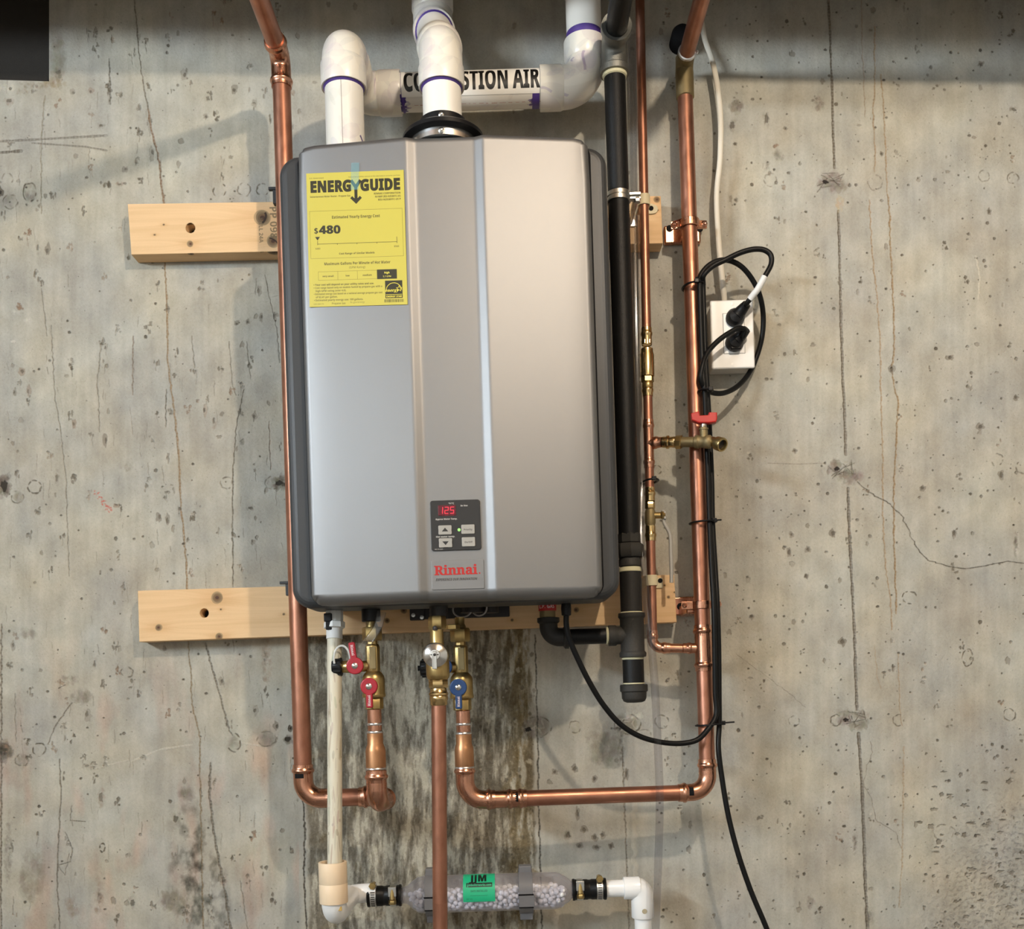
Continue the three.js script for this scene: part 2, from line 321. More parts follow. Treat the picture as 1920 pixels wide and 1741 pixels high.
  for (const [x, y, rx, ry] of [[40, 695, 6, 8], [28, 735, 3, 8], [54, 732, 4, 10], [190, 645, 9, 4], [236, 875, 14, 8], [197, 825, 4, 12], [107, 895, 4, 18], [139, 795, 4, 9], [218, 948, 6, 4], [298, 970, 5, 9], [315, 975, 5, 12], [470, 952, 10, 6], [487, 545, 5, 10], [490, 595, 4, 9], [445, 605, 5, 5], [465, 602, 4, 6], [385, 770, 4, 11], [402, 790, 5, 14], [478, 780, 5, 10], [152, 1305, 22, 15], [130, 1275, 16, 10], [165, 1340, 7, 12], [55, 1190, 14, 14], [190, 1495, 8, 22], [185, 1680, 9, 40], [247, 1690, 8, 14], [350, 1490, 16, 14], [330, 1535, 10, 14], [135, 1700, 12, 20], [500, 1235, 10, 50], [178, 1243, 4, 14], [24, 1210, 4, 9], [415, 1277, 5, 8], [480, 1332, 5, 9], [420, 1650, 8, 8], [518, 1360, 5, 8], [15, 1590, 9, 70], [60, 1640, 25, 60], [325, 1690, 24, 22], [165, 1437, 8, 6], [172, 170, 5, 6], [136, 172, 5, 6], [190, 235, 8, 6], [345, 140, 6, 9], [440, 168, 6, 9], [477, 195, 5, 8], [386, 218, 5, 6], [235, 318, 7, 6], [225, 345, 8, 4], [285, 285, 5, 12], [110, 135, 10, 9], [18, 190, 10, 8], [70, 465, 4, 14], [90, 468, 5, 12]])
    { blob(x, y, rx, ry, rnd() < 0.3 ? [126, 104, 86] : [106, 99, 86], rr(0.25, 0.5), 0.2); if (rx < 12) blob(x + rr(-2, 2), y + rr(-2, 2), rx * 0.45, ry * 0.4, DK, rr(0.3, 0.6), 0.4); }
  for (let i = 0; i < 46; i++) { const t = rnd(); blob(178 + t * 28 + rr(-4, 4), 922 + t * 34 + rr(-5, 5), rr(0.6, 2), rr(0.6, 1.6), [186, 84, 70], 0.6, 0); }
  blob(52, 602, 8, 5, [205, 200, 190], 0.7, -0.2); blob(30, 585, 8, 5, [205, 200, 190], 0.5, -0.2); blob(25, 640, 6, 3, [205, 200, 190], 0.5, -0.2);
  // crumbled edge round the beam pocket
  blob(108, 110, 17, 50, [122, 116, 98], 0.4, 0.1, 0.12); blob(100, 155, 26, 9, [128, 108, 76], 0.6, 0.4); blob(60, 160, 30, 6, [120, 108, 86], 0.6, 0.4); blob(10, 165, 22, 9, [196, 190, 176], 0.7, -0.2); blob(40, 172, 16, 6, [140, 128, 108], 0.6, 0.3); blob(110, 138, 8, 10, [90, 82, 66], 0.5, 0.4);
  // right half
  line([[1553, 0], [1557, 70], [1560, 150], [1562, 240], [1565, 315]], [96, 86, 72], 4.2, 0.6, 0.5, 0.5); line([[1572, 395], [1574, 460], [1577, 600], [1580, 700], [1584, 780], [1586, 852]], [112, 104, 92], 5, 0.62, 0.5, 0.5);
  line([[1590, 915], [1593, 1000], [1598, 1100], [1602, 1180], [1605, 1280], [1607, 1330]], [108, 101, 90], 5.4, 0.62, 0.5, 0.5); line([[1610, 1375], [1616, 1470], [1620, 1560], [1622, 1640], [1627, 1741]], [108, 101, 90], 6, 0.6, 0.5, 0.5);
  line([[1615, 0], [1616, 80], [1620, 150], [1622, 220]], BR, 1.6, 0.4, 0.1); line([[1640, 50], [1640, 150], [1637, 230], [1641, 280], [1640, 322]], TAN, 2.4, 0.6, 0.15); line([[1652, 140], [1657, 210], [1660, 270], [1662, 330], [1664, 365]], TAN, 2.6, 0.6, 0.15);
  line([[1630, 375], [1634, 450], [1638, 500], [1645, 560], [1650, 640], [1651, 720], [1655, 840], [1655, 960], [1660, 1060], [1670, 1130], [1672, 1180]], TAN, 2.6, 0.6, 0.15);
  line([[1664, 365], [1668, 400], [1670, 470], [1673, 530], [1676, 600], [1676, 660], [1672, 690], [1678, 730], [1684, 750], [1682, 800], [1678, 870], [1676, 920], [1676, 1010], [1678, 1060], [1680, 1130], [1680, 1150]], [140, 112, 78], 3, 0.7, 0.2);
  line([[1684, 1225], [1687, 1330], [1692, 1360]], TAN, 2, 0.5, 0.15); line([[1695, 1400], [1692, 1600], [1686, 1700]], TAN, 3, 0.3, 0.1); line([[1640, 1210], [1645, 1270], [1652, 1290]], TAN, 1.6, 0.4, 0.1);
  line([[1608, 903], [1640, 930], [1670, 945], [1690, 965], [1710, 1010], [1725, 1035], [1740, 1050], [1780, 1062], [1810, 1066], [1840, 1062], [1860, 1058], [1890, 1052], [1920, 1056]], DK, 1.5, 0.75, 0.5, 3);
  line([[1380, 1225], [1400, 1240], [1440, 1270], [1480, 1300], [1510, 1325]], GY, 1, 0.5, 0.2, 2); line([[1632, 1390], [1636, 1410], [1625, 1440], [1620, 1470], [1635, 1500], [1645, 1540], [1680, 1560], [1690, 1590]], GY, 1.2, 0.6, 0.3, 2);
  line([[1440, 868], [1500, 870], [1545, 868]], GY, 1.6, 0.4, 0.1, 3); line([[1830, 480], [1838, 520], [1834, 560]], [205, 198, 180], 3, 0.6, -0.1);
  for (const [x, y] of [[1562, 342], [1583, 880], [1600, 1350]]) { // spalled form-tie holes
    for (let i = 0; i < 22; i++) blob(x + rr(-26, 26), y + rr(-15, 15), rr(5, 15), rr(4, 10), [118 + rr(-10, 8), 110 + rr(-10, 8), 98], 0.35, 0.16);
    for (let i = 0; i < 9; i++) line([[x + rr(-30, 25), y + rr(-18, 18)], [x + rr(-30, 25), y + rr(-18, 18)]], DK, 1.3, 0.5, 0.4);
    blob(x - 14, y - 1, 5, 3.5, [40, 34, 28], 0.95, 0.9);
  }
  blob(1573, 380, 8, 18, [178, 152, 122], 0.8, 0.2, 0.15); blob(1590, 895, 18, 14, [120, 110, 98], 0.5, 0.3);
  for (const [x, y, r, a, ry, f] of [[1445, 337, 12, 0.4], [1641, 342, 14, 0.35], [1845, 330, 10, 0.35], [1900, 334, 10, 0.5], [1870, 862, 11, 0.7], [1918, 875, 12, 0.6], [1706, 1120, 13, 0.8, 11], [1815, 1233, 10, 0.8, 16], [1489, 1352, 10, 0.35, 10], [1568, 1350, 10, 0.7], [1685, 1350, 10, 0.6], [1893, 1340, 11, 0.6], [1770, 1560, 20, 0.4, 14], [1078, 1363, 11, 0.45, 11, 0.1], [1241, 1353, 12, 0.5], [1231, 881, 9, 0.6, 9, 0.15], [1206, 1376, 14, 0.35, 8]]) ring(x, y, r, a, ry ?? r, f ?? 0);
  for (const [x, y, rx, ry] of [[1007, 1362, 26, 20], [1178, 1358, 24, 18]]) { blob(x, y, rx, ry, [130, 122, 108], 0.5, 0.3, 0.15); ring(x, y, rx, 0.8, ry); for (let i = 0; i < 6; i++) line([[x + rr(-15, 15), y + rr(-12, 12)], [x + rr(-15, 15), y + rr(-12, 12)]], [196, 188, 172], 3, 0.5, -0.2); }
  blob(1188, 1342, 18, 8, [205, 198, 186], 0.8, -0.2); blob(990, 1367, 6, 4, [34, 28, 24], 0.95, 0.9); blob(1155, 1366, 12, 3, [44, 38, 32], 0.9, 0.8);
  for (const [x, y, rx, ry] of [[1065, 1565, 8, 10], [1095, 1555, 7, 7], [1115, 1570, 6, 7], [1130, 1565, 5, 7], [1087, 1585, 6, 6], [1119, 1588, 7, 6], [1146, 1585, 6, 6], [1083, 1525, 4, 12], [1078, 1440, 7, 7], [1040, 1447, 6, 6], [1115, 1460, 6, 6], [1175, 1450, 4, 12], [1130, 1400, 30, 40], [1165, 1400, 8, 60], [1380, 200, 14, 12], [1373, 235, 8, 12], [1437, 222, 6, 18], [1460, 290, 10, 10], [1438, 310, 10, 8], [1536, 195, 10, 12], [1473, 241, 4, 4], [1378, 270, 4, 3], [1380, 375, 4, 4], [1855, 396, 4, 6], [1900, 205, 8, 5], [1840, 120, 6, 6], [1653, 288, 4, 4], [1905, 1020, 5, 30], [1562, 1000, 6, 8], [1484, 1002, 5, 5], [1515, 1030, 6, 6], [1480, 1035, 5, 9], [1405, 975, 3, 3], [1512, 1080, 5, 6], [1580, 1203, 7, 8], [1490, 845, 5, 4], [1838, 800, 7, 7], [1781, 670, 7, 5], [1905, 745, 5, 5], [1878, 890, 6, 9], [1730, 915, 6, 5], [1790, 1000, 4, 9], [1672, 693, 6, 9], [1630, 1715, 10, 20], [1520, 1690, 9, 12], [1603, 1580, 6, 30]])
    { blob(x, y, rx, ry, [104, 97, 84], rr(0.35, 0.6), 0.25); if (rx < 9) blob(x, y, rx * 0.5, ry * 0.5, DK, 0.5, 0.5); }
  // rough little scars: a few irregular nicks with a trail below
  for (let i = 0; i < 300; i++) {
    const left = i < 190, x = left ? rr(-10, 555) : rr(1250, 1950), y = rr(-10, 1770), n = 2 + Math.floor(rnd() * 5), col = rnd() < 0.2 ? [132, 108, 88] : [96, 89, 76], a = rr(0.25, 0.7);
    for (let k = 0; k < n; k++) blob(x + rr(-5, 5), y + rr(-8, 8), rr(0.8, 3.2), rr(1, left ? 5 : 3.2), col, a, 0.4, 0.5);
    if (left && rnd() < 0.5) line([[x, y], [x + rr(-3, 3), y + rr(8, 26)]], col, rr(0.7, 1.6), a * 0.7, 0.3);
    if (rnd() < 0.25) blob(x + rr(-6, 6), y + rr(-6, 6), rr(1, 4), rr(1, 3), [196, 190, 176], 0.45, -0.15);
  }
  // air-bubble pits, small and many on the right, scattered on the left
  for (let i = 0; i < 1500; i++) { const x = i % 4 ? rr(1230, 1960) : rr(-20, 560), y = rr(-20, 1780), s = rnd() ** 3; blob(x, y, 0.7 + s * 2.6, 0.7 + s * rr(1.4, 3.2), DK, rr(0.25, 0.75), 0.55, 0.2); }
  for (let i = 0; i < 230; i++) { const x = rr(-20, 1960), y = rr(-20, 1780); blob(x, y, rr(1.5, 5), rr(2, 7), [110, 102, 88], rr(0.25, 0.5), 0.35); }
  for (let i = 0; i < 240; i++) { const x = rr(-20, 560), y = rr(120, 1780), L = rr(8, 34); line([[x, y], [x + rr(-2, 4), y + L]], [112, 105, 92], rr(0.7, 1.8), rr(0.2, 0.5), 0.2); }
  for (let i = 0; i < 90; i++) { const t = rnd(), x = 1740 + t * 190 + rr(-40, 40), y = rr(1440, 1760); blob(x, y, rr(1.5, 7), rr(1.2, 4.5), [92, 84, 70], rr(0.25, 0.6), 0.6, 0.5); }
  // drips and flakes in the stained strip
  for (let i = 0; i < 240; i++) { const x = rr(585, 1000), y = rr(1190, 1760), L = rr(4, 46); line([[x, y], [x + rr(-1.5, 3), y + L]], rnd() < 0.45 ? [178, 171, 152] : [84, 78, 66], rr(0.8, 3), rr(0.15, 0.45), 0.15); }
  for (let i = 0; i < 420; i++) { const x = rr(870, 1003), y = rr(1200, 1760), s = rnd() ** 2; blob(x, y, 0.8 + s * 3.4, 0.8 + s * 4.5, rnd() < 0.5 ? [186, 178, 158] : [78, 70, 56], rr(0.3, 0.65), 0.2); }
  line([[1003, 1190], [1007, 1330], [1010, 1500], [1016, 1741]], [72, 68, 60], 2.6, 0.7); line([[1168, 1400], [1172, 1530], [1180, 1741]], [116, 108, 96], 3, 0.5); line([[1188, 1500], [1192, 1741]], [192, 184, 166], 9, 0.45, -0.1, 3);
  for (const q of [c, h]) q.setTransform(1, 0, 0, 1, 0, 0);
}
const wallMap = tex(wallColor), wallBump = tex(wallRelief, false);
for (const t of [wallMap, wallBump]) { t.wrapS = t.wrapT = THREE.MirroredRepeatWrapping; t.repeat.set(1024 / TW, 1024 / TH); t.offset.set((-TX0 * 1024) / TW, 1 - (TY1 * 1024) / TH); }
M.concrete = std([1, 1, 1], 0.9, 0, { map: wallMap, bumpMap: wallBump, bumpScale: 0.006 });
M.plainWall = std([0.52, 0.50, 0.46], 0.9);
M.joist = std([0.46, 0.35, 0.23], 0.8);
M.floor = std([0.20, 0.19, 0.175], 0.8);

// ---------------------------------------------------------------- the room
const RX0 = -2.5, RX1 = 2.7, RZ1 = 4.4, TOP = 2.95, TH_ = 0.25;
{
  const s = shapeOf([[RX0 - TH_, 0], [RX1 + TH_, 0], [RX1 + TH_, TOP], [RX0 - TH_, TOP]]), A = W(92, 152.5), B = W(-90, 147), C = W(92, -70), D = W(-90, -70), hole = new THREE.Path();
  hole.moveTo(A.x, A.y); hole.lineTo(C.x, C.y); hole.lineTo(D.x, D.y); hole.lineTo(B.x, B.y); hole.closePath();
  s.holes.push(hole);
  struct('wall_back', ext(s, -TH_, TH_), M.concrete);
  const pk = shapeOf([[A.x, A.y], [C.x, C.y], [D.x, D.y], [B.x, B.y]]);
  solo('beam_end', 'dark flat beam end in the pocket at the top left of the concrete wall', 'beam', ext(pk, -0.2, 0.188), std([0.021, 0.017, 0.013], 0.85, 0, { bumpMap: tGrain, bumpScale: 0.001 }));
  // left wall with the daylight window
  const wz0 = 2.0, wz1 = 3.8, wy0 = 2.38, wy1 = 2.77, wall = shapeOf([[0, 0], [RZ1, 0], [RZ1, TOP], [0, TOP]]), gap = new THREE.Path();
  gap.moveTo(wz0, wy0); gap.lineTo(wz0, wy1); gap.lineTo(wz1, wy1); gap.lineTo(wz1, wy0); gap.closePath(); wall.holes.push(gap);
  const lw = ext(wall, 0, TH_); lw.rotateY(-Math.PI / 2); lw.translate(RX0, 0, 0); struct('wall_left', planar(lw), M.plainWall);
  const win = new THREE.Group(); win.name = 'window_1'; win.userData.kind = 'structure'; win.w = V(RX0 - 0.12, wy0, (wz0 + wz1) / 2); win.position.copy(win.w); scene.add(win);
  const cy = (wy0 + wy1) / 2, cz = (wz0 + wz1) / 2, x = RX0 - 0.12;
  obj('window_frame', [rbox(V(x, wy0 + 0.025, cz), 0.07, 0.05, wz1 - wz0), rbox(V(x, wy1 - 0.025, cz), 0.07, 0.05, wz1 - wz0), rbox(V(x, cy, wz0 + 0.03), 0.07, wy1 - wy0, 0.06), rbox(V(x, cy, wz1 - 0.03), 0.07, wy1 - wy0, 0.06), rbox(V(x, cy, cz), 0.06, wy1 - wy0 - 0.06, 0.05)], M.plate, win);
  for (const k of [-1, 1]) obj('pane', rbox(V(x, cy, cz + k * (wz1 - wz0 - 0.08) * 0.25), 0.008, wy1 - wy0 - 0.09, (wz1 - wz0) / 2 - 0.085, 0.001), std([0.8, 0.85, 0.9], 0.5, 0, { emissive: DAY, emissiveIntensity: DAY_NITS * 0.25 }), win);
  const day = new THREE.RectAreaLight(DAY, DAY_NITS, wz1 - wz0 - 0.12, wy1 - wy0 - 0.09); day.name = 'daylight'; day.position.set(RX0 - 0.06, cy, cz); day.lookAt(RX0 + 3, cy, cz); scene.add(day);
  struct('wall_right', rbox(V(RX1 + TH_ / 2, TOP / 2, RZ1 / 2), TH_, TOP, RZ1, 0.001), M.plainWall);
  struct('wall_front', rbox(V((RX0 + RX1) / 2, TOP / 2, RZ1 + TH_ / 2), RX1 - RX0 + 2 * TH_, TOP, TH_, 0.001), std([0.80, 0.78, 0.74], 0.9));
  struct('floor', rbox(V((RX0 + RX1) / 2, -0.1, RZ1 / 2), RX1 - RX0 + 2 * TH_, 0.2, RZ1 + 2 * TH_, 0.001), M.floor);
  struct('ceiling', rbox(V((RX0 + RX1) / 2, TOP + 0.1, RZ1 / 2), RX1 - RX0 + 2 * TH_, 0.2, RZ1 + 2 * TH_, 0.001), M.joist);
  for (let i = 0; i < 12; i++) struct('ceiling_joist', rbox(V(RX0 + 0.2 + i * 0.42, TOP - 0.08, RZ1 / 2 + 0.2), 0.038, 0.16, RZ1 - 0.4, 0.002), M.joist);
  // dropped beam along the wall: its lower edge throws the shade across the top of the wall
  const b = rbox(V(0, 0, 0), RX1 - RX0 - 0.02, 0.5, 0.04, 0.003); b.rotateZ(-0.043); b.translate((RX0 + RX1) / 2, EYE + 1.165 + 0.25 - 0.043 * ((RX0 + RX1) / 2), 0.375); struct('ceiling_beam', b, std([0.16, 0.11, 0.065], 0.85));
}
{
  const t = thing('light_bulb', 'bare warm bulb in a porcelain socket under the ceiling behind the camera', 'bulb', BULB.clone());
  const glass = obj('bulb', revolve(BULB.clone().add(V(0, -0.033, 0)), V(0, 1, 0), [[0, 0], [0.012, 0.002], [0.024, 0.012], [0.03, 0.03], [0.026, 0.05], [0.016, 0.075], [0.014, 0.085]], 20), std([1, 0.95, 0.85], 0.4, 0, { emissive: BULB_COLOR, emissiveIntensity: 20 }), t);
  obj('socket', [revolve(BULB.clone().add(V(0, 0.05, 0)), V(0, 1, 0), [[0, 0], [0.018, 0], [0.02, 0.04], [0.05, 0.06], [0.055, 0.2], [0, 0.205]], 24)], M.pvcWhite, t);
  const lamp = new THREE.PointLight(BULB_COLOR, BULB_CD); lamp.name = 'bulb_light'; lamp.position.copy(BULB); lamp.shadow.radius = 1.4; lamp.castShadow = true; lamp.shadow.mapSize.set(2048, 2048); scene.add(lamp);
}

// ---------------------------------------------------------------- the two mounting boards
function board(name, label, TL, TR, BL, BR, z, knots, draw, holeAt, holeR, mat) {
  const p = [TL, TR, BR, BL].map(([x, y]) => W(x, y, z)), s = shapeOf([[p[3].x, p[3].y], [p[2].x, p[2].y], [p[1].x, p[1].y], [p[0].x, p[0].y]]);
  if (holeAt) { const h = W(...holeAt, z); s.holes.push(oval(h.x, h.y, holeR, holeR * 1.05)); }
  const x0 = Math.min(p[0].x, p[3].x), y0 = Math.min(p[3].y, p[2].y), L = Math.max(p[1].x, p[2].x) - x0, H = Math.max(p[0].y, p[1].y) - y0, cw = 2048, ch = Math.round((2048 * H) / L);
  const c = pixels(cw, ch, (x, y) => {
    let warp = 0; const X = (x / cw) * L, Y = (1 - y / ch) * H;
    let dark = 0;
    for (const [kx, ky, kr] of knots) { const dx = (X - kx) / (kr * 5), dy = (Y - ky) / (kr * 2.2), q = dx * dx + dy * dy; warp += Math.sign(dy || 1) * Math.exp(-q) * kr * 0.9; dark += Math.exp(-q * 2.2) * 0.3; }
    const g = noise(X * 3, (Y + warp) * 120) * 0.5 + noise(X * 7 + 9, (Y + warp) * 420) * 0.3 + noiseB(X * 2.2, (Y + warp) * 26) * 0.7, f = noise(x / 2.2, y / 1.1);
    const v = g * 8 + f * 3 - dark * 40;
    return [226 + v, 190 + v * 1.15 - dark * 12, 144 + v * 1.3 - dark * 14];
  });
  const q = c.getContext('2d'), toC = (pt) => [((pt.x - x0) / L) * cw, (1 - (pt.y - y0) / H) * ch];
  for (const [kx, ky, kr] of knots) { const X = (kx / L) * cw, Y = (1 - ky / H) * ch, R = (kr / L) * cw; for (let i = 6; i > 0; i--) { q.fillStyle = `rgba(${112 - i * 2},${70 + i * 3},${44 + i * 3},0.35)`; q.beginPath(); q.ellipse(X + rr(-2, 2), Y, R * (0.25 + i * 0.13), R * (0.22 + i * 0.12), rr(0, 3), 0, 7); q.fill(); } q.fillStyle = 'rgba(60,34,20,0.7)'; q.beginPath(); q.ellipse(X, Y, R * 0.3, R * 0.25, 0, 0, 7); q.fill(); }
  if (draw) draw(q, (x, y) => toC(W(x, y, z)), cw / L);
  const t = tex(c); t.repeat.set(1 / L, 1 / H); t.offset.set(-x0 / L, -y0 / H);
  const o = solo(name, label, 'board', ext(s, 0.0005, z - 0.0005, 0.0012, 2, 20), std([1, 1, 1], 0.7, 0, { map: t }), 'pine mounting boards');
  o.w = V(0, 0, 0);
  if (holeAt) { const h = W(...holeAt, z); obj('bolt_head', nut(V(h.x + 0.001, h.y - 0.0008, 0.004), V(0, 0, 1), holeR * 0.82, 0.012), M.blackMatte, o); }
  return o;
}
function knotsFor(list, TL, BL, BR, z) { const x0 = Math.min(W(...TL, z).x, W(...BL, z).x), y0 = Math.min(W(...BL, z).y, W(...BR, z).y); return list.map(([x, y, r]) => { const p = W(x, y, z); return [p.x - x0, p.y - y0, r]; }); }
{
  let TL = [239, 382], TR = [1239, 367], BL = [246, 477], BR = [1243, 456];
  board('mounting_board', 'upper pale pine board behind the heater, with grade stamp and a dark knot', TL, TR, BL, BR, 0.038, knotsFor([[492, 408, 0.015], [357, 457, 0.006], [512, 452, 0.012], [307, 421, 0.002], [290, 440, 0.002], [1232, 374, 0.006], [1233, 394, 0.002]], TL, BL, BR, 0.038), (q, P) => {
    q.fillStyle = 'rgba(110,92,66,0.75)'; for (const [s, x, y, f] of [['PP 098', 507, 447, 40], ['MILL 24A', 486, 455, 22]]) { const [X, Y] = P(x, y); q.save(); q.translate(X, Y); q.rotate(-Math.PI / 2 + Math.PI); q.textAlign = 'right'; q.font = `bold ${f}px sans-serif`; q.fillText(s, 0, 0); q.restore(); }
    q.strokeStyle = 'rgba(40,24,14,0.8)'; q.lineWidth = 5; q.beginPath(); q.moveTo(...P(505, 446)); q.quadraticCurveTo(...P(516, 448), ...P(522, 458)); q.stroke();
    q.lineWidth = 8; q.beginPath(); q.moveTo(...P(497, 398)); q.quadraticCurveTo(...P(502, 408), ...P(492, 418)); q.stroke();
  }, [357, 427], 0.0085);
  TL = [258, 1107]; TR = [1264, 1077]; BL = [261, 1203]; BR = [1269, 1166];
  board('mounting_board', 'lower pale pine board under the heater, with a bored hole and round knots', TL, TR, BL, BR, 0.038, knotsFor([[407, 1120, 0.011], [297, 1176, 0.0065], [411, 1193, 0.007], [414, 1142, 0.002], [532, 1151, 0.0025], [726, 1163, 0.005], [757, 1144, 0.006], [1080, 1143, 0.005], [1100, 1126, 0.005], [960, 1162, 0.003], [1253, 1119, 0.003], [1265, 1110, 0.002], [1246, 1097, 0.002]], TL, BL, BR, 0.038), null, [383, 1149], 0.0078);
}

// ---------------------------------------------------------------- the water heater
{
  const yb = EYE + 0.129, yt = EYE + 0.84, XL = -0.3412, XR = 0.1746, xl = -0.307, xr = 0.1455;
  const H = thing('water_heater', 'silver wall-hung tankless water heater with a yellow energy sticker on its front', 'water heater', V(-0.083, yb, 0.04));
  obj('casing', [ext(rrect(XL, yb - 0.002, XR, yt - 0.002, 0.032), 0.17, 0.102, 0.014, 5, 18), ext(rrect(XL + 0.003, yb + 0.011, XR - 0.003, yt - 0.004, 0.03), 0.05, 0.14, 0.004, 2, 14)], M.casing, H, 'dark grey side casing');
  obj('gasket', ext(rrect(xl - 0.0028, yb + 0.002, xr + 0.0028, yt - 0.002, 0.02), 0.25, 0.025, 0.001), M.blackMatte, H, 'black gap round the cover');
  // front cover: shallow wings either side of a sunk centre strip
  const a = -0.136, b = -0.123, c = -0.032, d = -0.019, zF = 0.315, zC = 0.310, zL = 0.296, zR = 0.294, cols = [], R = 0.0125;
  const zAt = (x) => (x < a ? zL + ((x - xl) / (a - xl)) * (zF - zL) : x < b ? zF + ((x - a) / (b - a)) * (zC - zF) : x < c ? zC : x < d ? zC + ((x - c) / (d - c)) * (zF - zC) : zF + ((x - d) / (xr - d)) * (zR - zF));
  cols.push([xl, zL - 0.045]);
  for (let i = 0; i <= 9; i++) { const t = (i / 9) * Math.PI / 2; cols.push([xl + R * (1 - Math.cos(t)), zL - R + R * Math.sin(t) + (i === 9 ? 0 : 0)]); }
  for (const x of [-0.28, -0.25, -0.22, -0.19, -0.16, a - 0.004, a - 0.0012, a + 0.0012, a + 0.003, b - 0.003, b - 0.0012, b + 0.0012, b + 0.004, -0.1, -0.077, -0.055, c - 0.004, c - 0.0012, c + 0.0012, c + 0.003, d - 0.003, d - 0.0012, d + 0.0012, d + 0.004, 0.01, 0.04, 0.07, 0.1, 0.12]) cols.push([x, zAt(x)]);
  for (let i = 0; i <= 9; i++) { const t = (1 - i / 9) * Math.PI / 2; cols.push([xr - R * (1 - Math.cos(t)), zR - R + R * Math.sin(t)]); }
  cols.push([xr, zR - 0.045]);
  const rows = [], rb = 0.017, rt = 0.011;
  rows.push([yb, 0.04]);
  for (let i = 0; i <= 9; i++) { const t = (i / 9) * Math.PI / 2; rows.push([yb + rb * (1 - Math.cos(t)), rb * (1 - Math.sin(t))]); }
  for (let i = 1; i < 12; i++) rows.push([yb + rb + ((yt - rt - yb - rb) * i) / 12, 0]);
  for (let i = 0; i <= 9; i++) { const t = (1 - i / 9) * Math.PI / 2; rows.push([yt - rt * (1 - Math.cos(t)), rt * (1 - Math.sin(t))]); }
  rows.push([yt, 0.04]);
  const pos = [], uv = [], idx = [], K = 0.02, xm = (xl + xr) / 2, hw = (xr - xl) / 2, ym = (yb + yt) / 2, hh = (yt - yb) / 2;
  for (const [y, inset] of rows) for (const [x, z] of cols) {
    let dx = x - xm, dy = y - ym; const u = (Math.abs(dx) - (hw - K)) / K, v = (Math.abs(dy) - (hh - K)) / K;
    if (u > 0 && v > 0) { const k = Math.max(u, v) / Math.hypot(u, v); dx = Math.sign(dx) * (hw - K + K * u * k); dy = Math.sign(dy) * (hh - K + K * v * k); }
    pos.push(xm + dx, ym + dy, Math.max(0.25, z - inset)); uv.push(x, y);
  }
  const n = cols.length;
  for (let j = 0; j + 1 < rows.length; j++) for (let i = 0; i + 1 < n; i++) { const p = j * n + i; idx.push(p, p + 1, p + n + 1, p, p + n + 1, p + n); }
  const g = new THREE.BufferGeometry();
  g.setAttribute('position', new THREE.Float32BufferAttribute(pos, 3)); g.setAttribute('uv', new THREE.Float32BufferAttribute(uv, 2)); g.setIndex(idx); g.computeVertexNormals();
  obj('front_cover', g, M.silver, H, 'silver front cover with a sunk centre strip');

  // yellow energy sticker on the left wing
  const sticker = canvas(768, 1040, (q, w, h) => {
    q.fillStyle = '#bfb44c'; q.fillRect(0, 0, w, h);
    const K = '#2c2810', T = (s, x, y, f, al = 'left', st = '', col = K, mw) => { q.fillStyle = col; q.font = `${st} ${f}px sans-serif`; q.textAlign = al; mw ? q.fillText(s, x, y, mw) : q.fillText(s, x, y); };
    T('U.S. Government', 24, 44, 15); T('Federal law prohibits removal of this label before consumer purchase', 740, 44, 13, 'right', '', '#4c471c');
    q.fillStyle = K; q.font = 'bold 104px sans-serif'; q.textAlign = 'left';
    const word = (s, x0, x1) => { const m = q.measureText(s).width; q.save(); q.translate(x0, 148); q.scale((x1 - x0) / m, 1.12); q.fillText(s, 0, 0); q.lineWidth = 8; q.strokeStyle = K; q.strokeText(s, 0, 0); q.restore(); };
    word('ENERG', 26, 358); word('GUIDE', 424, 740);
    q.lineWidth = 24; q.strokeStyle = K; q.beginPath(); q.moveTo(354, 66); q.lineTo(390, 120); q.lineTo(428, 66); q.moveTo(390, 110); q.lineTo(390, 226); q.stroke(); q.lineWidth = 22; q.beginPath(); q.moveTo(352, 196); q.lineTo(390, 234); q.lineTo(428, 196); q.stroke();
    T('Instantaneous Water Heater - Propane Gas', 26, 190, 18, 'left', 'bold', '#3a3514', 320); T('RINNAI CORPORATION', 740, 182, 19, 'right', 'bold', '#3a3514'); T('RU180iP (REU-N2530FFC-US)', 740, 206, 19, 'right', 'bold', '#3a3514', 200); T('REU-N2530FFC-US P', 740, 230, 19, 'right', 'bold', '#3a3514');
    q.lineWidth = 2; q.strokeStyle = '#6a6224'; q.strokeRect(20, 296, 728, 368);
    T('Estimated Yearly Energy Cost', 384, 358, 31, 'center', 'bold', '#3a3514', 380); T('$', 50, 472, 62, 'left', 'bold'); q.save(); q.translate(92, 472); q.scale(1.22, 1); T('480', 0, 0, 84, 'left', 'bold'); q.lineWidth = 4; q.strokeStyle = K; q.strokeText('480', 0, 0); q.restore();
    q.fillStyle = K; q.beginPath(); q.moveTo(58, 496); q.lineTo(96, 496); q.lineTo(77, 524); q.fill();
    q.lineWidth = 3; q.strokeStyle = K; q.beginPath(); q.moveTo(77, 528); q.lineTo(77, 560); q.moveTo(77, 552); q.lineTo(700, 552); q.lineTo(700, 514); q.moveTo(700, 552); q.lineTo(700, 564); for (const x of [233, 388, 544]) { q.moveTo(x, 552); q.lineTo(x, 562); } q.stroke();
    T('$480', 58, 594, 18); T('$560', 716, 594, 18, 'right'); T('Cost Range of Similar Models', 384, 638, 20, 'center', 'bold');
    T('Maximum Gallons Per Minute of Hot Water', 384, 718, 28, 'center', 'bold', '#3a3514', 520); T('(GPM Rating)', 384, 748, 22, 'center', '', '#5a5322');
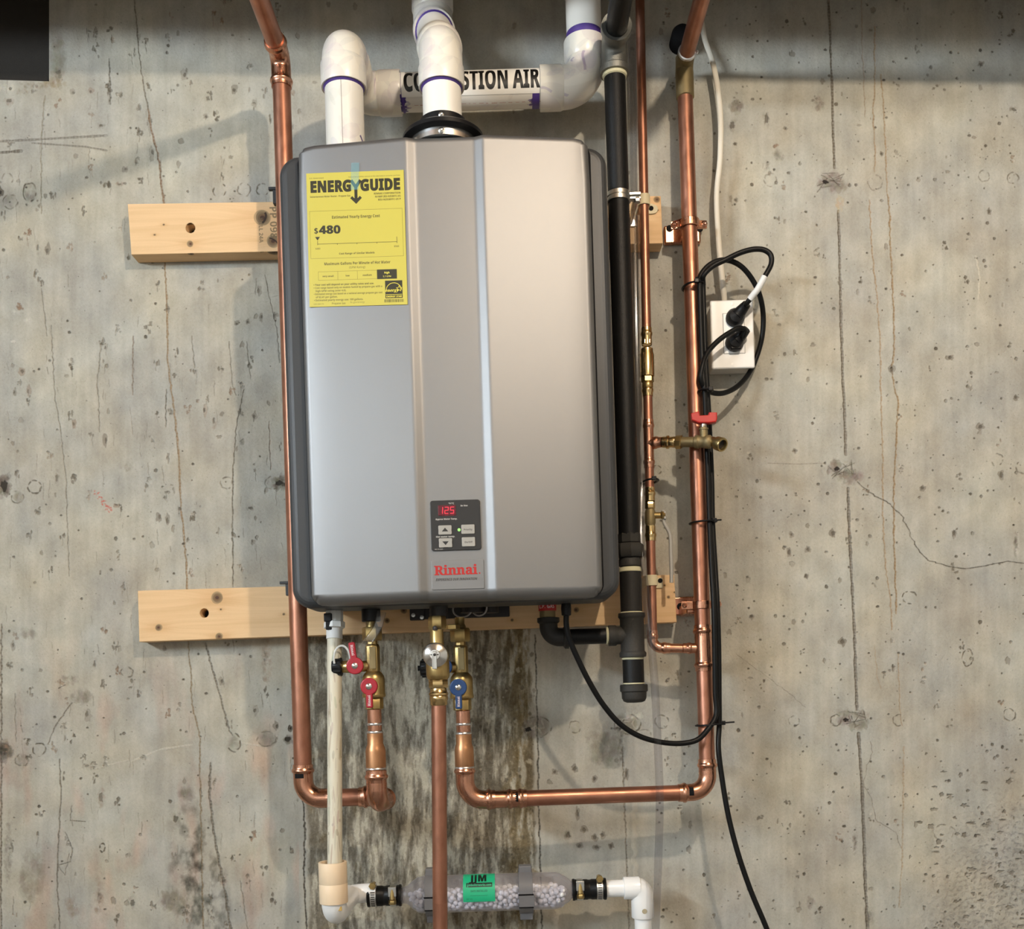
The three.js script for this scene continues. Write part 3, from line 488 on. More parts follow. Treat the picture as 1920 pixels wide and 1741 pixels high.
    q.lineWidth = 2; q.strokeStyle = '#6a6224'; for (let i = 0; i < 3; i++) q.strokeRect(76 + i * 154, 768, 154, 66); q.fillStyle = K; q.fillRect(538, 764, 154, 74);
    T('very small', 153, 810, 18, 'center', 'bold'); T('low', 307, 810, 18, 'center', 'bold'); T('medium', 461, 810, 18, 'center', 'bold'); T('high', 615, 796, 20, 'center', 'bold', '#f4e85a'); T('5.7 GPM', 615, 824, 17, 'center', '', '#f4e85a');
    const L = ['\u2022 Your cost will depend on your utility rates and use.', '\u2022 Cost range based only on models fueled by propane gas with a', '   high GPM rating (over 4.0).', '\u2022 Estimated energy cost based on a national average propane gas cost', '   of $2.41 per gallon.', '\u2022 Estimated yearly energy use: 199 gallons.']; L.forEach((s, i) => T(s, 36, 876 + i * 24, 19, 'left', 'bold', i ? '#565022' : K, 540));
    T('UZE-066175', 32, 1024, 15, 'left', '', '#5e5826'); T('Propane Gas', 176, 1024, 19); T('ftc.gov/energy', 320, 1018, 18, 'left', '', '#7a7232');
    q.fillStyle = K; q.fillRect(598, 852, 134, 136); q.strokeStyle = '#f0e24a'; q.lineWidth = 4; q.beginPath(); q.arc(665, 930, 60, Math.PI * 1.02, Math.PI * 1.98); q.stroke(); q.fillStyle = '#f0e24a'; q.font = 'italic bold 30px serif'; q.textAlign = 'center'; q.fillText('energy', 648, 938);
    q.beginPath(); for (let i = 0; i < 10; i++) { const t = -Math.PI / 2 + (i * Math.PI) / 5, r = i % 2 ? 10 : 22; q.lineTo(706 + Math.cos(t) * r, 916 + Math.sin(t) * r); } q.closePath(); q.lineWidth = 3; q.stroke();
    q.fillRect(602, 958, 126, 3); T('ENERGY STAR', 665, 982, 19, 'center', 'bold', '#f0e24a');
    q.fillStyle = '#4a451e'; for (let x = 590; x < 742;) { const bw = rr(2, 6); q.fillRect(x, 996, bw, 24); x += bw + rr(2, 5); }
  });
  const slopeL = Math.atan((zF - zL) / (a - xl)), on = (px, py) => { let p = W(px, py, 0.305); for (let i = 0; i < 4; i++) p = W(px, py, zAt(p.x)); return p; };
  function patch(name, TLp, TRp, BRp, BLp, lift, material, thick = 0.0006, parent = H, label) {
    const q = [BLp, BRp, TRp, TLp].map(([x, y]) => on(x, y)), nn = q[1].clone().sub(q[0]).cross(q[3].clone().sub(q[0])).normalize(), f = q.map((p) => p.clone().addScaledVector(nn, lift)), k = q.map((p) => p.clone().addScaledVector(nn, lift - thick)), ps = [], ns = [], us = [], U = [[0, 0], [1, 0], [1, 1], [0, 1]];
    const quad = (A, B, C, D, u) => { const m = B.clone().sub(A).cross(C.clone().sub(A)).normalize(); [[A, 0], [B, 1], [C, 2], [A, 0], [C, 2], [D, 3]].forEach(([p, i]) => { ps.push(p.x, p.y, p.z); ns.push(m.x, m.y, m.z); us.push(...(u ? U[i] : [0.005, 0.5])); }); };
    quad(f[0], f[1], f[2], f[3], true); for (let i = 0; i < 4; i++) quad(k[i], k[(i + 1) % 4], f[(i + 1) % 4], f[i]);
    return obj(name, build(ps, ns, us), material, parent, label);
  }
  patch('energy_sticker', [574.5, 326], [757, 319], [764.5, 571], [581, 576], 0.0012, std([1, 1, 1], 0.42, 0, { map: tex(sticker) }), 0.0009, H, 'yellow printed energy sticker with a large black heading');
  patch('tape_strip', [659, 306], [674, 306], [673, 356], [658, 357], 0.0017, std([0.22, 0.58, 0.66], 0.25, 0, { transparent: true, opacity: 0.26 }), 0.0003, H, 'strip of clear blue tape');

  // control panel
  const flat = (px, py) => W(px, py, zC), P0 = flat(808, 1033), P1 = flat(901, 936), cx = (P0.x + P1.x) / 2, cyy = (P0.y + P1.y) / 2, pw = P1.x - P0.x - 0.002, ph = P1.y - P0.y;
  const panelArt = canvas(512, 544, (q) => {
    q.fillStyle = '#272626'; q.fillRect(0, 0, 512, 544); q.fillStyle = '#c9c6c0'; q.textAlign = 'left'; q.font = 'bold 24px sans-serif'; q.fillText('\u00B0F/\u00B0C', 188, 44); q.fillText('In Use', 312, 72); q.font = 'bold 25px sans-serif'; q.fillText('Approx Water Temp.', 52, 212, 224); q.fillText('Hot water temp.', 50, 402, 200); q.font = '17px sans-serif'; q.fillText('MC-91-2US', 34, 534);
  });
  const tp = tex(panelArt); tp.repeat.set(1 / pw, 1 / ph); tp.offset.set(-(cx - pw / 2) / pw, -(cyy - ph / 2) / ph);
  const panel = obj('control_panel', ext(rrect(cx - pw / 2, cyy - ph / 2, cx + pw / 2, cyy + ph / 2, 0.004), zC - 0.001, 0.0035, 0.0006), std([1, 1, 1], 0.35, 0, { map: tp }), H, 'dark control panel with four keys and a red figure display');
  const zp = zC + 0.0025, art = (w, h, draw) => tex(canvas(w, h, draw));
  function key(px, py, w, h, draw, name = 'key') { const p = W(px, py, zp), m = mpp(zp), t = art(200, 140, (q) => { q.fillStyle = '#a3a09a'; q.fillRect(0, 0, 200, 140); draw(q); }); t.repeat.set(1 / (w * m), 1 / (h * m)); t.offset.set(-(p.x / (w * m)) + 0.5, -(p.y / (h * m)) + 0.5); return obj(name, ext(rrect(p.x - (w * m) / 2, p.y - (h * m) / 2, p.x + (w * m) / 2, p.y + (h * m) / 2, 0.0015), zp - 0.0005, 0.0022, 0.0006), std([1, 1, 1], 0.35, 0.2, { map: t }), panel); }
  const tri = (up) => (q) => { q.fillStyle = '#2b2a29'; q.beginPath(); up ? (q.moveTo(100, 36), q.lineTo(148, 92), q.lineTo(52, 92)) : (q.moveTo(100, 104), q.lineTo(148, 48), q.lineTo(52, 48)); q.fill(); };
  const word = (s) => (q) => { q.fillStyle = '#3a3937'; q.font = 'bold 36px sans-serif'; q.textAlign = 'center'; q.fillText(s, 100, 88, 170); };
  key(834.5, 993.5, 25, 17.5, tri(true)); key(835.5, 1017.5, 25, 17.5, tri(false)); key(877.5, 992, 25, 17.5, word('Priority')); key(878.5, 1015.5, 25, 17.5, word('On/Off'));
  const dp = W(838, 956.5, zp), dm = mpp(zp), dt = art(256, 150, (q) => { // seven-segment 125
    q.fillStyle = '#4a0410'; q.fillRect(0, 0, 256, 150); q.strokeStyle = '#ff3648'; q.lineWidth = 15; q.lineCap = 'round';
    const S = { a: [[-22, -46], [22, -46]], b: [[24, -44], [22, -4]], c: [[20, 4], [18, 44]], d: [[-26, 46], [16, 46]], e: [[-28, 4], [-30, 44]], f: [[-24, -44], [-26, -4]], g: [[-24, 0], [20, 0]] };
    [['bc', 44], ['abged', 126], ['afgcd', 206]].forEach(([s, x]) => { for (const k of s) { q.beginPath(); q.moveTo(x + S[k][0][0], 75 + S[k][0][1]); q.lineTo(x + S[k][1][0], 75 + S[k][1][1]); q.stroke(); } });
  });
  dt.repeat.set(1 / (33 * dm), 1 / (19 * dm)); dt.offset.set(-dp.x / (33 * dm) + 0.5, -dp.y / (19 * dm) + 0.5);
  obj('display_screen', rbox(dp, 33 * dm, 19 * dm, 0.002, 0.0004), std([0.05, 0.005, 0.01], 0.3, 0, { emissive: new THREE.Color(1, 1, 1), emissiveMap: dt, emissiveIntensity: 0.95 }), panel, 'red lit figures 125');
  obj('indicator_light', revolve(W(860.8, 993, zp - 0.0005), V(0, 0, 1), [[0.0025, 0], [0.0023, 0.0012], [0, 0.0018]], 14), std([0.1, 0.3, 0.05], 0.3, 0, { emissive: new THREE.Color(0.45, 0.95, 0.25), emissiveIntensity: 0.9 }), panel, 'small green pilot light');
  // name plate
  const A0 = W(810, 1106, zC), A1 = W(907, 1048, zC), np = obj('name_plate', ext(rrect(A0.x, A0.y, A1.x, A1.y, 0.002), zC - 0.002, 0.0032, 0.0006), M.silver, H, 'raised silver name plate with red lettering');
  const decal = (name, px, py, w, h, z, cw, ch, draw, parent) => { const p = W(px, py, z), m = mpp(z), t = art(cw, ch, draw), gg = new THREE.PlaneGeometry(w * m, h * m); gg.translate(p.x, p.y, z); return obj(name, gg, std([1, 1, 1], 0.45, 0, { map: t, transparent: true }), parent); };
  decal('lettering', 859, 1075, 96, 46, zC + 0.0015, 768, 368, (q) => { q.clearRect(0, 0, 768, 368); q.fillStyle = '#b01c18'; q.font = 'bold 190px serif'; q.textAlign = 'left'; q.save(); q.translate(26, 196); const m = q.measureText('Rinnai').width; q.scale(650 / m, 1); q.lineWidth = 7; q.strokeStyle = '#b01c18'; q.fillText('Rinnai', 0, 0); q.strokeText('Rinnai', 0, 0); q.restore(); q.beginPath(); q.arc(706, 186, 12, 0, 7); q.fill(); q.fillStyle = '#3a3634'; q.font = 'italic bold 50px sans-serif'; q.fillText('EXPERIENCE OUR INNOVATION', 44, 284, 620); }, np);

  // underside: mounting brackets at the left, sockets, loops of wire
  for (const [x, y, w, h] of [[520, 367, 22, 30], [541, 1103, 16, 26]]) { const p = W(x, y, 0.05); obj('mounting_tab', [rbox(V(p.x + 0.012, p.y, 0.046), (w + 20) * mpp(0.05), h * mpp(0.05), 0.012, 0.001), rbox(V(p.x - 0.004, p.y + h * 0.5 * mpp(0.05) - 0.002, 0.05), 0.022, 0.005, 0.008, 0.001)], M.casing, H); }
  obj('socket', cyl(W(696, 1165, 0.21), V(W(696, 1165, 0.21).x, yb + 0.01, 0.21), 0.0155, 20), M.black, H, 'black hot water socket');
  obj('socket', cyl(W(823, 1160, 0.22), V(W(823, 1160, 0.22).x, yb + 0.01, 0.22), 0.015, 20), M.dark, H, 'dark cold water socket');
  const bk = W(862, 1147, 0.045);
  const bkt = obj('lower_bracket', [rbox(V(bk.x, bk.y + 0.006, 0.043), 0.178, 0.034, 0.006, 0.002), rbox(V(W(782, 1147, 0.05).x, bk.y + 0.004, 0.05), 0.026, 0.034, 0.008, 0.002)], M.dark, H, 'dark sheet-metal bracket screwed to the lower board');
  for (const [x, y] of [[775, 1153], [791, 1157], [930, 1143]]) obj('screw', revolve(W(x, y, 0.053), V(0, 0, 1), [[0.004, 0], [0.0035, 0.0018], [0, 0.002]], 12), M.zinc, bkt);
  for (const [x, y, rx, ry] of [[867, 1146, 18, 15], [899, 1144, 14, 14]]) { const p = [], o = W(x, y, 0.11), m = mpp(0.11); for (let i = 0; i < 28; i++) { const t = (i / 28) * 6.283; p.push(V(o.x + Math.cos(t) * rx * m, o.y + Math.sin(t) * ry * m + 0.004, 0.11 + Math.cos(t) * 0.008)); } obj('cable_loop', tube(p, 0.0016, 6, { closed: true }), std([0.4, 0.38, 0.37], 0.5), H); }
  for (const [x, w] of [[885, 0.04], [921, 0.026]]) { const p = W(x, 1140, 0.1); obj('drain_port', cyl(V(p.x, p.y - 0.008, 0.1), V(p.x, yb + 0.006, 0.1), w / 2, 18), M.dark, H); }
  const gi = W(1026, 1135, 0.13);
  obj('gas_inlet', cyl(V(gi.x, W(1028, 1158, 0.13).y, 0.13), V(gi.x, yb + 0.008, 0.13), 0.0135, 20), M.brassDull, H);
  const rt2 = art(256, 96, (q) => { q.fillStyle = '#b81d1c'; q.fillRect(0, 0, 256, 96); q.fillStyle = '#f0dcd8'; q.font = 'bold 50px sans-serif'; q.fillText('L.P. GAS', 20, 72, 220); });
  const tg = new THREE.CylinderGeometry(0.0162, 0.0162, 0.017, 20, 1, true, -1.2, 2.4); tg.translate(gi.x, W(1026, 1136, 0.13).y, 0.13); obj('gas_tag', tg, std([1, 1, 1], 0.5, 0, { map: rt2, side: THREE.DoubleSide }), H, 'red printed gas tag');
}

// ---------------------------------------------------------------- fittings
const dirTo = (a, b) => b.clone().sub(a).normalize();
function pressEnd(A, dir, r, len = 0.02) { return revolve(A, dir, [[r, 0.0002], [r * 1.12, 0], [r * 1.13, 0.005], [r * 1.15, 0.0065], [r * 1.25, 0.0085], [r * 1.27, 0.0105], [r * 1.24, 0.0125], [r * 1.12, 0.0145], [r * 1.1, 0.0155], [r * 1.1, len]], 28); }
function pressElbow(P0, C, P1, r, R) {
  const path = fillet([P0, C, P1], R, 14);
  return [tube(path, r * 1.1, 24, { caps: false }), pressEnd(P0, dirTo(P0, C), r), pressEnd(P1, dirTo(P1, C), r)];
}
function pressTee(A, B, C, r, rb) { const m = lerp(A, B, 0.5); return [cyl(A, B, r * 1.1, 26, false), pressEnd(A, dirTo(A, B), r), pressEnd(B, dirTo(B, A), r), cyl(m, C, rb * 1.12, 22, false), pressEnd(C, dirTo(C, m), rb, Math.min(0.02, C.distanceTo(m) * 0.5))]; }
const at = (p, t, q) => lerp(p, q, t);
// point on a line at a photo row
function row(A, B, py) { const f = (t) => { const p = lerp(A, B, t), k = FOCAL / (DIST - p.z); return CY - ((p.y - EYE) * CA + p.x * SA) * k; }; let lo = -1, hi = 2; for (let i = 0; i < 50; i++) { const m = (lo + hi) / 2; (f(m) < py) === (f(1) > f(0)) ? (lo = m) : (hi = m); } return lerp(A, B, (lo + hi) / 2); }
// a small printed rectangle on the room side of a pipe
function mark(P, dir, r, w = 0.006, half = 0.5, turn = 0) {
  const d = dir.clone().normalize(), e = V(0, 0, 1).addScaledVector(d, -d.z).normalize(), f = d.clone().cross(e), pos = [], nor = [], uv = [], K = 8;
  const P_ = (a, t) => P.clone().addScaledVector(d, t).addScaledVector(e, Math.cos(a) * r).addScaledVector(f, Math.sin(a) * r);
  for (let i = 0; i < K; i++) { const a = turn - half + (2 * half * i) / K, b = turn - half + (2 * half * (i + 1)) / K; for (const [th, t] of [[a, 0], [b, 0], [b, w], [a, 0], [b, w], [a, w]]) { pos.push(...P_(th, t).toArray()); nor.push(...e.clone().multiplyScalar(Math.cos(th)).addScaledVector(f, Math.sin(th)).toArray()); uv.push(th, t); } }
  return build(pos, nor, uv);
}

// ---------------------------------------------------------------- hot copper line on the left
{
  const z = 0.14, r = 0.0151, x = W(548, 800, z).x, yTop = W(515, 107, z).y, cB = W(567, 1497, z), yB = cB.y;
  const top = V(x, yTop, z), c1 = V(x, yB, z), c2 = V(W(729, 1496, z).x, yB, z), c3 = W(708, 1499, 0.213), up = V(W(704, 1400, 0.213).x, W(704, 1395, 0.213).y, 0.213);
  c3.x = up.x; c3.y = yB - 0.004;
  const t = thing('copper_pipe', 'thick copper pipe left of the heater, turning in below the red-handled valve', 'pipe', V(x, yB, z));
  obj('pipe', cyl(V(x, yTop, z + 0.04), V(x, yTop, 1.25), r), M.copper, t);
  obj('elbow', pressElbow(V(x, yTop - 0.052, z), top, V(x, yTop, z + 0.048), r, 0.022), M.copperFit, t);
  obj('pipe', cyl(V(x, yTop - 0.04, z), V(x, yB + 0.05, z), r), M.copper, t);
  obj('elbow', pressElbow(V(x, yB + 0.058, z), c1, V(x + 0.058, yB, z), r, 0.03), M.copperFit, t);
  obj('size_mark', mark(V(x, yB + 0.036, z), V(0, 1, 0), r * 1.118, 0.008, 0.5, -0.25), M.blackMatte, t);
  obj('pipe', cyl(V(x + 0.045, yB, z), V(c2.x - 0.03, yB, z), r), M.copper, t);
  const e2 = lerp(c2, c3, 0.5);
  obj('elbow', [...pressElbow(V(c2.x - 0.05, yB, z), c2, e2, r, 0.022)], M.copperFit, t);
  const j = V(up.x, yB + 0.05, up.z);
  obj('elbow', [tube(fillet([e2, c3, V(c3.x, yB + 0.03, c3.z)], 0.022, 14), r * 1.12, 24), pressEnd(j, V(0, -1, 0), r * 1.0, 0.03)], M.copperFit, t);
  const y = (py) => W(705, py, up.z).y, a = V(up.x, 0, up.z), pr = (list) => list.map(([rad, py]) => [rad * mpp(up.z), y(py) - y(1460)]);
  obj('reducer', revolve(V(up.x, y(1460), up.z), V(0, 1, 0), pr([[16, 1460], [17, 1440], [19, 1438], [19, 1408], [18, 1402], [15, 1394], [15, 1372]])), M.copperWorn, t);
  obj('pipe', cyl(V(up.x, y(1376), up.z), V(up.x, y(1328), up.z), 13.5 * mpp(up.z)), M.copperFit, t);
  for (const py of [1440, 1372, 1357]) { const rad = py === 1440 ? 19 : py === 1372 ? 15 : 14; obj('solder_ring', revolve(V(up.x, y(py) - 0.002, up.z), V(0, 1, 0), [[rad * mpp(up.z) * 0.98, 0], [rad * mpp(up.z) * 1.05, 0.0015], [rad * mpp(up.z) * 1.03, 0.003], [rad * mpp(up.z) * 0.95, 0.0045]]), M.solder, t); }
}

// ---------------------------------------------------------------- isolation valves with lever handles
function lever(C, ang, len, R, w, material, parent, printed) { // a round boss with a bar, lying in a plane facing the room
  const s = new THREE.Shape(), h = w / 2, k = Math.asin(h / R);
  s.absarc(0, 0, R, -Math.PI / 2 + k, Math.PI * 1.5 - k, false); s.lineTo(-h, -len + 0.003); s.quadraticCurveTo(-h, -len, -h + 0.003, -len); s.lineTo(h - 0.003, -len); s.quadraticCurveTo(h, -len, h, -len + 0.003); s.closePath();
  const g = ext(s, 0, 0.007, 0.0018, 3, 24); g.rotateZ(ang); g.translate(C.x, C.y, C.z);
  const o = obj('handle', g, material, parent);
  obj('screw', revolve(V(C.x, C.y, C.z + 0.0055), V(0, 0, 1), [[0.0052, 0], [0.005, 0.0025], [0.003, 0.0038], [0, 0.0042]], 18), M.steel, o);
  const c = canvas(256, 64, (q) => { q.clearRect(0, 0, 256, 64); q.fillStyle = '#e9d9dc'; q.font = 'bold 54px serif'; q.textAlign = 'center'; q.fillText('Rinnai', 128, 50, 240); });
  const p = new THREE.PlaneGeometry(0.025, 0.0068); p.rotateZ(printed); p.translate(C.x + Math.sin(ang) * (len * 0.66), C.y - Math.cos(ang) * (len * 0.66), C.z + 0.0074);
  obj('lettering', p, std([1, 1, 1], 0.5, 0, { map: tex(c), transparent: true }), o);
  return o;
}
function isolationValve(label, px, py0, z, handle, shift) {
  const m = mpp(z), B = W(px, py0, z), y = (py) => B.y + (1328 - py) * m, O = V(B.x, B.y, z), t = thing('isolation_valve', label, 'valve', O, 'brass service valves under the heater');
  const pr = (l) => l.map(([r, py]) => [r * m, (1328 - py) * m]);
  obj('body', [revolve(O, V(0, 1, 0), pr([[0, 1329], [14, 1329], [17, 1327], [17.4, 1308], [16, 1306]]), 8, true),
    revolve(O, V(0, 1, 0), pr([[0, 1307], [21, 1306], [22.3, 1303], [22, 1300], [21.3, 1298], [21.3, 1272], [20, 1266], [16, 1260], [12.5, 1257]]), 30),
    revolve(O, V(0, 1, 0), pr([[12.6, 1258], [13.4, 1254], [13.4, 1212], [12.4, 1208], [10, 1206], [9.5, 1199]]), 8, true)], M.brass, t);
  obj('raised_panel', rbox(V(B.x + 1.5 * m, y(1232), z + 12 * m), 12 * m, 42 * m, 3 * m, 0.0012), M.brassDull, t);
  obj('union_nut', [nut(V(B.x, y(1200), z), V(0, 1, 0), 18.5 * m, 26 * m), revolve(V(B.x, y(1176), z), V(0, 1, 0), pr([[12, 1328], [11, 1322], [9, 1318], [9, 1306]]).map(([r, h]) => [r, h]), 24)], M.brass, t);
  // drain port to the left, capped
  const P = V(B.x, y(1247), z);
  obj('drain_port', [revolve(V(P.x - 8 * m, P.y, z), V(-1, 0, 0), [[10 * m, 0], [10.5 * m, 14 * m], [14 * m, 17 * m], [14.5 * m, 33 * m], [12 * m, 36 * m], [11 * m, 50 * m]], 24)], M.brass, t);
  const cap = [];
  for (let i = 0; i < 12; i++) { const a = (i / 12) * 6.283; cap.push(rbox(V(P.x - 66 * m, P.y + Math.cos(a) * 15.2 * m, z + Math.sin(a) * 15.2 * m), 15 * m, 5 * m, 5 * m, 0.001)); }
  obj('drain_cap', [revolve(V(P.x - 57 * m, P.y, z), V(-1, 0, 0), [[12 * m, 0], [16.5 * m, 1 * m], [17 * m, 4 * m], [16.5 * m, 15 * m], [14 * m, 19 * m], [5 * m, 20 * m], [5 * m, 24 * m], [0, 24.5 * m]], 28), ...cap], M.black, t, 'black ribbed cap');
  lever(V(B.x - 31 * m, y(1246), z + 14.5 * m), Math.PI + 0.12, 44 * m, 16 * m, 12 * m, handle, t, -Math.PI / 2 + 0.12);
  lever(V(B.x - 5 * m, y(1285), z + 21.5 * m), 0, 40 * m, 16 * m, 12.5 * m, handle, t, Math.PI / 2);
  return { t, m, B, y };
}
{
  const h = isolationValve('brass service valve with two red lever handles and a black cap under the heater', 702, 1329, 0.213, M.red), { t, B, y, m } = h;
  obj('inlet_nipple', cyl(V(B.x - 3 * m, y(1180), 0.213), V(B.x - 3 * m, y(1142), 0.213), 8 * m, 20), M.brassDull, t);
  // clear strap of the cap and a clear plastic tag
  const o = V(B.x - 55 * m, y(1232), 0.213), p = []; for (let i = 0; i <= 24; i++) { const a = Math.PI * (1.12 - (i / 24) * 1.12); p.push(V(o.x + Math.cos(a) * 15 * m, o.y + Math.sin(a) * 24 * m, 0.213 + 18 * m)); } p.push(V(o.x + 17 * m, o.y - 18 * m, 0.213 + 14 * m), V(o.x + 17 * m, o.y - 34 * m, 0.213 + 8 * m));
  obj('cap_strap', tube(p, 2 * m, 8, { flat: 0.5 }), std([0.75, 0.77, 0.76], 0.3, 0, { transmission: 0.4, thickness: 0 }), t, 'milky plastic cap strap');
  solo('plastic_tag', 'clear plastic tag strip hanging on the brass nut above the red handles', 'tag', [tube(smooth([W(716, 1146, 0.24), W(708, 1175, 0.243), W(692, 1200, 0.243), W(683, 1215, 0.24), W(687, 1236, 0.236)], 24), 8 * m, 8, { flat: 0.06 })], M.film);
}
isolationValve('brass service valve with a blue lever handle, half hidden behind the relief valve', 867, 1331, 0.14, M.blue);

// ---------------------------------------------------------------- pressure relief valve and its discharge pipe
{
  const z = 0.262, m = mpp(z), O = W(823, 1322, z), y = (py) => O.y + (1322 - py) * m, t = thing('relief_valve', 'brass relief valve with a round silver disc and lever under the heater', 'valve', O), pr = (l) => l.map(([r, py]) => [r * m, (1322 - py) * m]);
  obj('outlet_adapter', [revolve(O, V(0, 1, 0), pr([[0, 1322], [15, 1322], [16.5, 1320], [16.5, 1313], [17.5, 1311], [17.5, 1306], [16.5, 1304], [18.5, 1302], [18.5, 1299], [16.5, 1297], [15.5, 1290]]), 28), nut(V(O.x, y(1290), z), V(0, 1, 0), 18 * m, 18 * m)], M.brassBright, t);
  obj('body', [revolve(O, V(0, 1, 0), pr([[17, 1274], [20, 1272], [22, 1266], [22, 1238], [17, 1230], [14, 1212], [12.5, 1205], [12.5, 1180]]), 28), revolve(V(O.x, y(1229), z), V(0, 0, 1), [[21 * m, 0], [21 * m, 0.018], [18 * m, 0.02]], 28)], M.brass, t);
  obj('bonnet_disc', revolve(V(O.x - 2 * m, y(1228), z + 0.018), V(0, 0, 1), [[0, 0], [22.5 * m, 0], [23.2 * m, 0.0015], [23.2 * m, 0.005], [22 * m, 0.0065], [18 * m, 0.008], [10 * m, 0.0115], [9 * m, 0.0155], [0, 0.016]], 40), M.steel, t, 'round silver disc');
  const C = V(O.x - 2 * m, y(1228), z + 0.034);
  obj('test_lever', [rbox(V(C.x - 0.5 * m, C.y - 10 * m, C.z + 0.0015), 8.5 * m, 33 * m, 0.003, 0.001), rbox(V(C.x - 4 * m, C.y - 14 * m, C.z + 0.003), 1.4 * m, 24 * m, 0.004, 0.0003), rbox(V(C.x + 3 * m, C.y - 14 * m, C.z + 0.003), 1.4 * m, 24 * m, 0.004, 0.0003)], M.zinc, t, 'flat lever');
  obj('pin', [revolve(V(C.x, C.y, C.z + 0.002), V(0, 0, 1), [[3 * m, 0], [2.5 * m, 0.002], [0, 0.003]], 12), rbox(V(C.x, C.y, C.z), 15 * m, 1.6 * m, 0.002, 0.0003)], M.dark, t);
  obj('inlet_nut', [nut(V(O.x, y(1178), z - 0.02), V(0, 1, 0), 17 * m, 25 * m), nut(V(O.x + 26 * m, y(1178), z - 0.05), V(0, 1, 0), 15 * m, 10 * m)], M.brass, t);
  obj('cap_bolt', revolve(V(O.x - 1.5 * m, y(1182), z + 0.012), V(0, 1, 0), [[4 * m, 0], [5 * m, 2 * m], [4 * m, 7 * m], [0, 9 * m]], 14), M.dark, t);
  const t2 = solo('copper_pipe', 'straight copper discharge pipe dropping from the relief valve past the bottom edge', 'pipe', cyl(V(O.x, O.y + 0.012, z), lerp(O, W(826, 1790, z), 2.3), 14 * m), M.copper);
}

// ---------------------------------------------------------------- cold copper main: valve, bottom run, right riser, top elbow
const RA = W(1285, 190, 0.055), RB = W(1326, 1430, 0.112);   // axis of the right riser
{
  const r = 0.0136, d = dirTo(RA, RB), t = thing('copper_pipe', 'thick copper pipe running from the blue-handled valve to the right and up to the top', 'pipe', RB);
  const zv = 0.14, up = V(W(870, 1400, zv).x, 0, zv), corner = V(up.x, W(874, 1500, zv).y, zv), rc = row(RA, RB, 1484); corner.z = zv;
  const hd = dirTo(corner, rc);
  obj('elbow', [...pressElbow(V(up.x, corner.y + 0.06, zv), corner, corner.clone().addScaledVector(hd, 0.05), r * 1.06, 0.032), ...[0].map(() => pressEnd(corner.clone().addScaledVector(hd, 0.085), hd.clone().negate(), r))], M.copperFit, t);
  obj('coupling', [cyl(corner.clone().addScaledVector(hd, 0.04), corner.clone().addScaledVector(hd, 0.085), r * 1.09), pressEnd(corner.clone().addScaledVector(hd, 0.103), hd.clone().negate(), r)], M.copperFit, t);
  obj('size_mark', mark(corner.clone().addScaledVector(hd, 0.083), hd, r * 1.118, 0.008, 0.5, -0.25), M.blackMatte, t);
  obj('pipe', cyl(corner.clone().addScaledVector(hd, 0.08), rc.clone().addScaledVector(hd, -0.035), r), M.copper, t);
  obj('elbow', pressElbow(rc.clone().addScaledVector(hd, -0.052), rc, rc.clone().addScaledVector(d, -0.056), r, 0.03), M.copperFit, t);
  obj('size_mark', mark(rc.clone().addScaledVector(hd, -0.036), hd, r * 1.118, 0.008, 0.5, -0.25), M.blackMatte, t);
  const y = (py) => W(871, py, zv).y, m = mpp(zv), pr = (l) => l.map(([rad, py]) => [rad * m, y(py) - y(1462)]);
  obj('reducer', revolve(V(up.x, y(1462), zv), V(0, 1, 0), pr([[16, 1462], [17, 1441], [18, 1438], [18, 1406], [17, 1400], [15, 1394], [15, 1375]])), M.copperWorn, t);
  obj('pipe', cyl(V(up.x, y(1378), zv), V(up.x, y(1331), zv), 13.5 * m), M.copperFit, t);
  for (const [py, rad] of [[1438, 18], [1374, 15], [1357, 14]]) obj('solder_ring', revolve(V(up.x, y(py) - 0.002, zv), V(0, 1, 0), [[rad * m * 0.98, 0], [rad * m * 1.05, 0.0015], [rad * m * 1.03, 0.003], [rad * m * 0.95, 0.0045]]), M.solder, t);
  const t0 = row(RA, RB, 1172), t1 = row(RA, RB, 1258), tm = row(RA, RB, 1215), br = W(1281, 1215, tm.z - 0.004), topC = row(RA, RB, 118);
  obj('pipe', cyl(rc.clone().addScaledVector(d, -0.045), row(RA, RB, 1245), r), M.copper, t);
  obj('tee', pressTee(t1, t0, br, r, 0.008), M.copperFit, t);
  obj('pipe', cyl(row(RA, RB, 1188), row(RA, RB, 176), r), M.copper, t);
  obj('top_adapter', [revolve(row(RA, RB, 184), d.clone().negate(), [[r, 0], [r * 1.16, 0.001], [r * 1.18, 0.045], [r * 1.12, 0.055], [r * 1.1, 0.075]])], M.brassDull, t, 'tarnished bronze elbow');
  obj('elbow', [tube(fillet([row(RA, RB, 140), topC, V(topC.x, topC.y, topC.z + 0.03)], 0.016, 12), r * 1.15, 24)], M.brassDull, t);
  obj('solder_ring', [revolve(V(topC.x, topC.y, topC.z + 0.028), V(0, 0, 1), [[r, 0.004], [r * 1.2, 0.003], [r * 1.16, 0.007], [r, 0.008]]), revolve(V(topC.x + 0.015, topC.y - 0.003, topC.z + 0.032), V(0.6, 0.2, 1), [[0, 0], [0.003, 0.002], [0.002, 0.006], [0, 0.007]], 10)], M.solder, t);
  obj('pipe', tube(fillet([V(topC.x, topC.y, topC.z + 0.02), V(topC.x, topC.y, 0.55), V(topC.x, TOP - 0.02, 0.55)], 0.04), r, 26), M.copper, t);
}
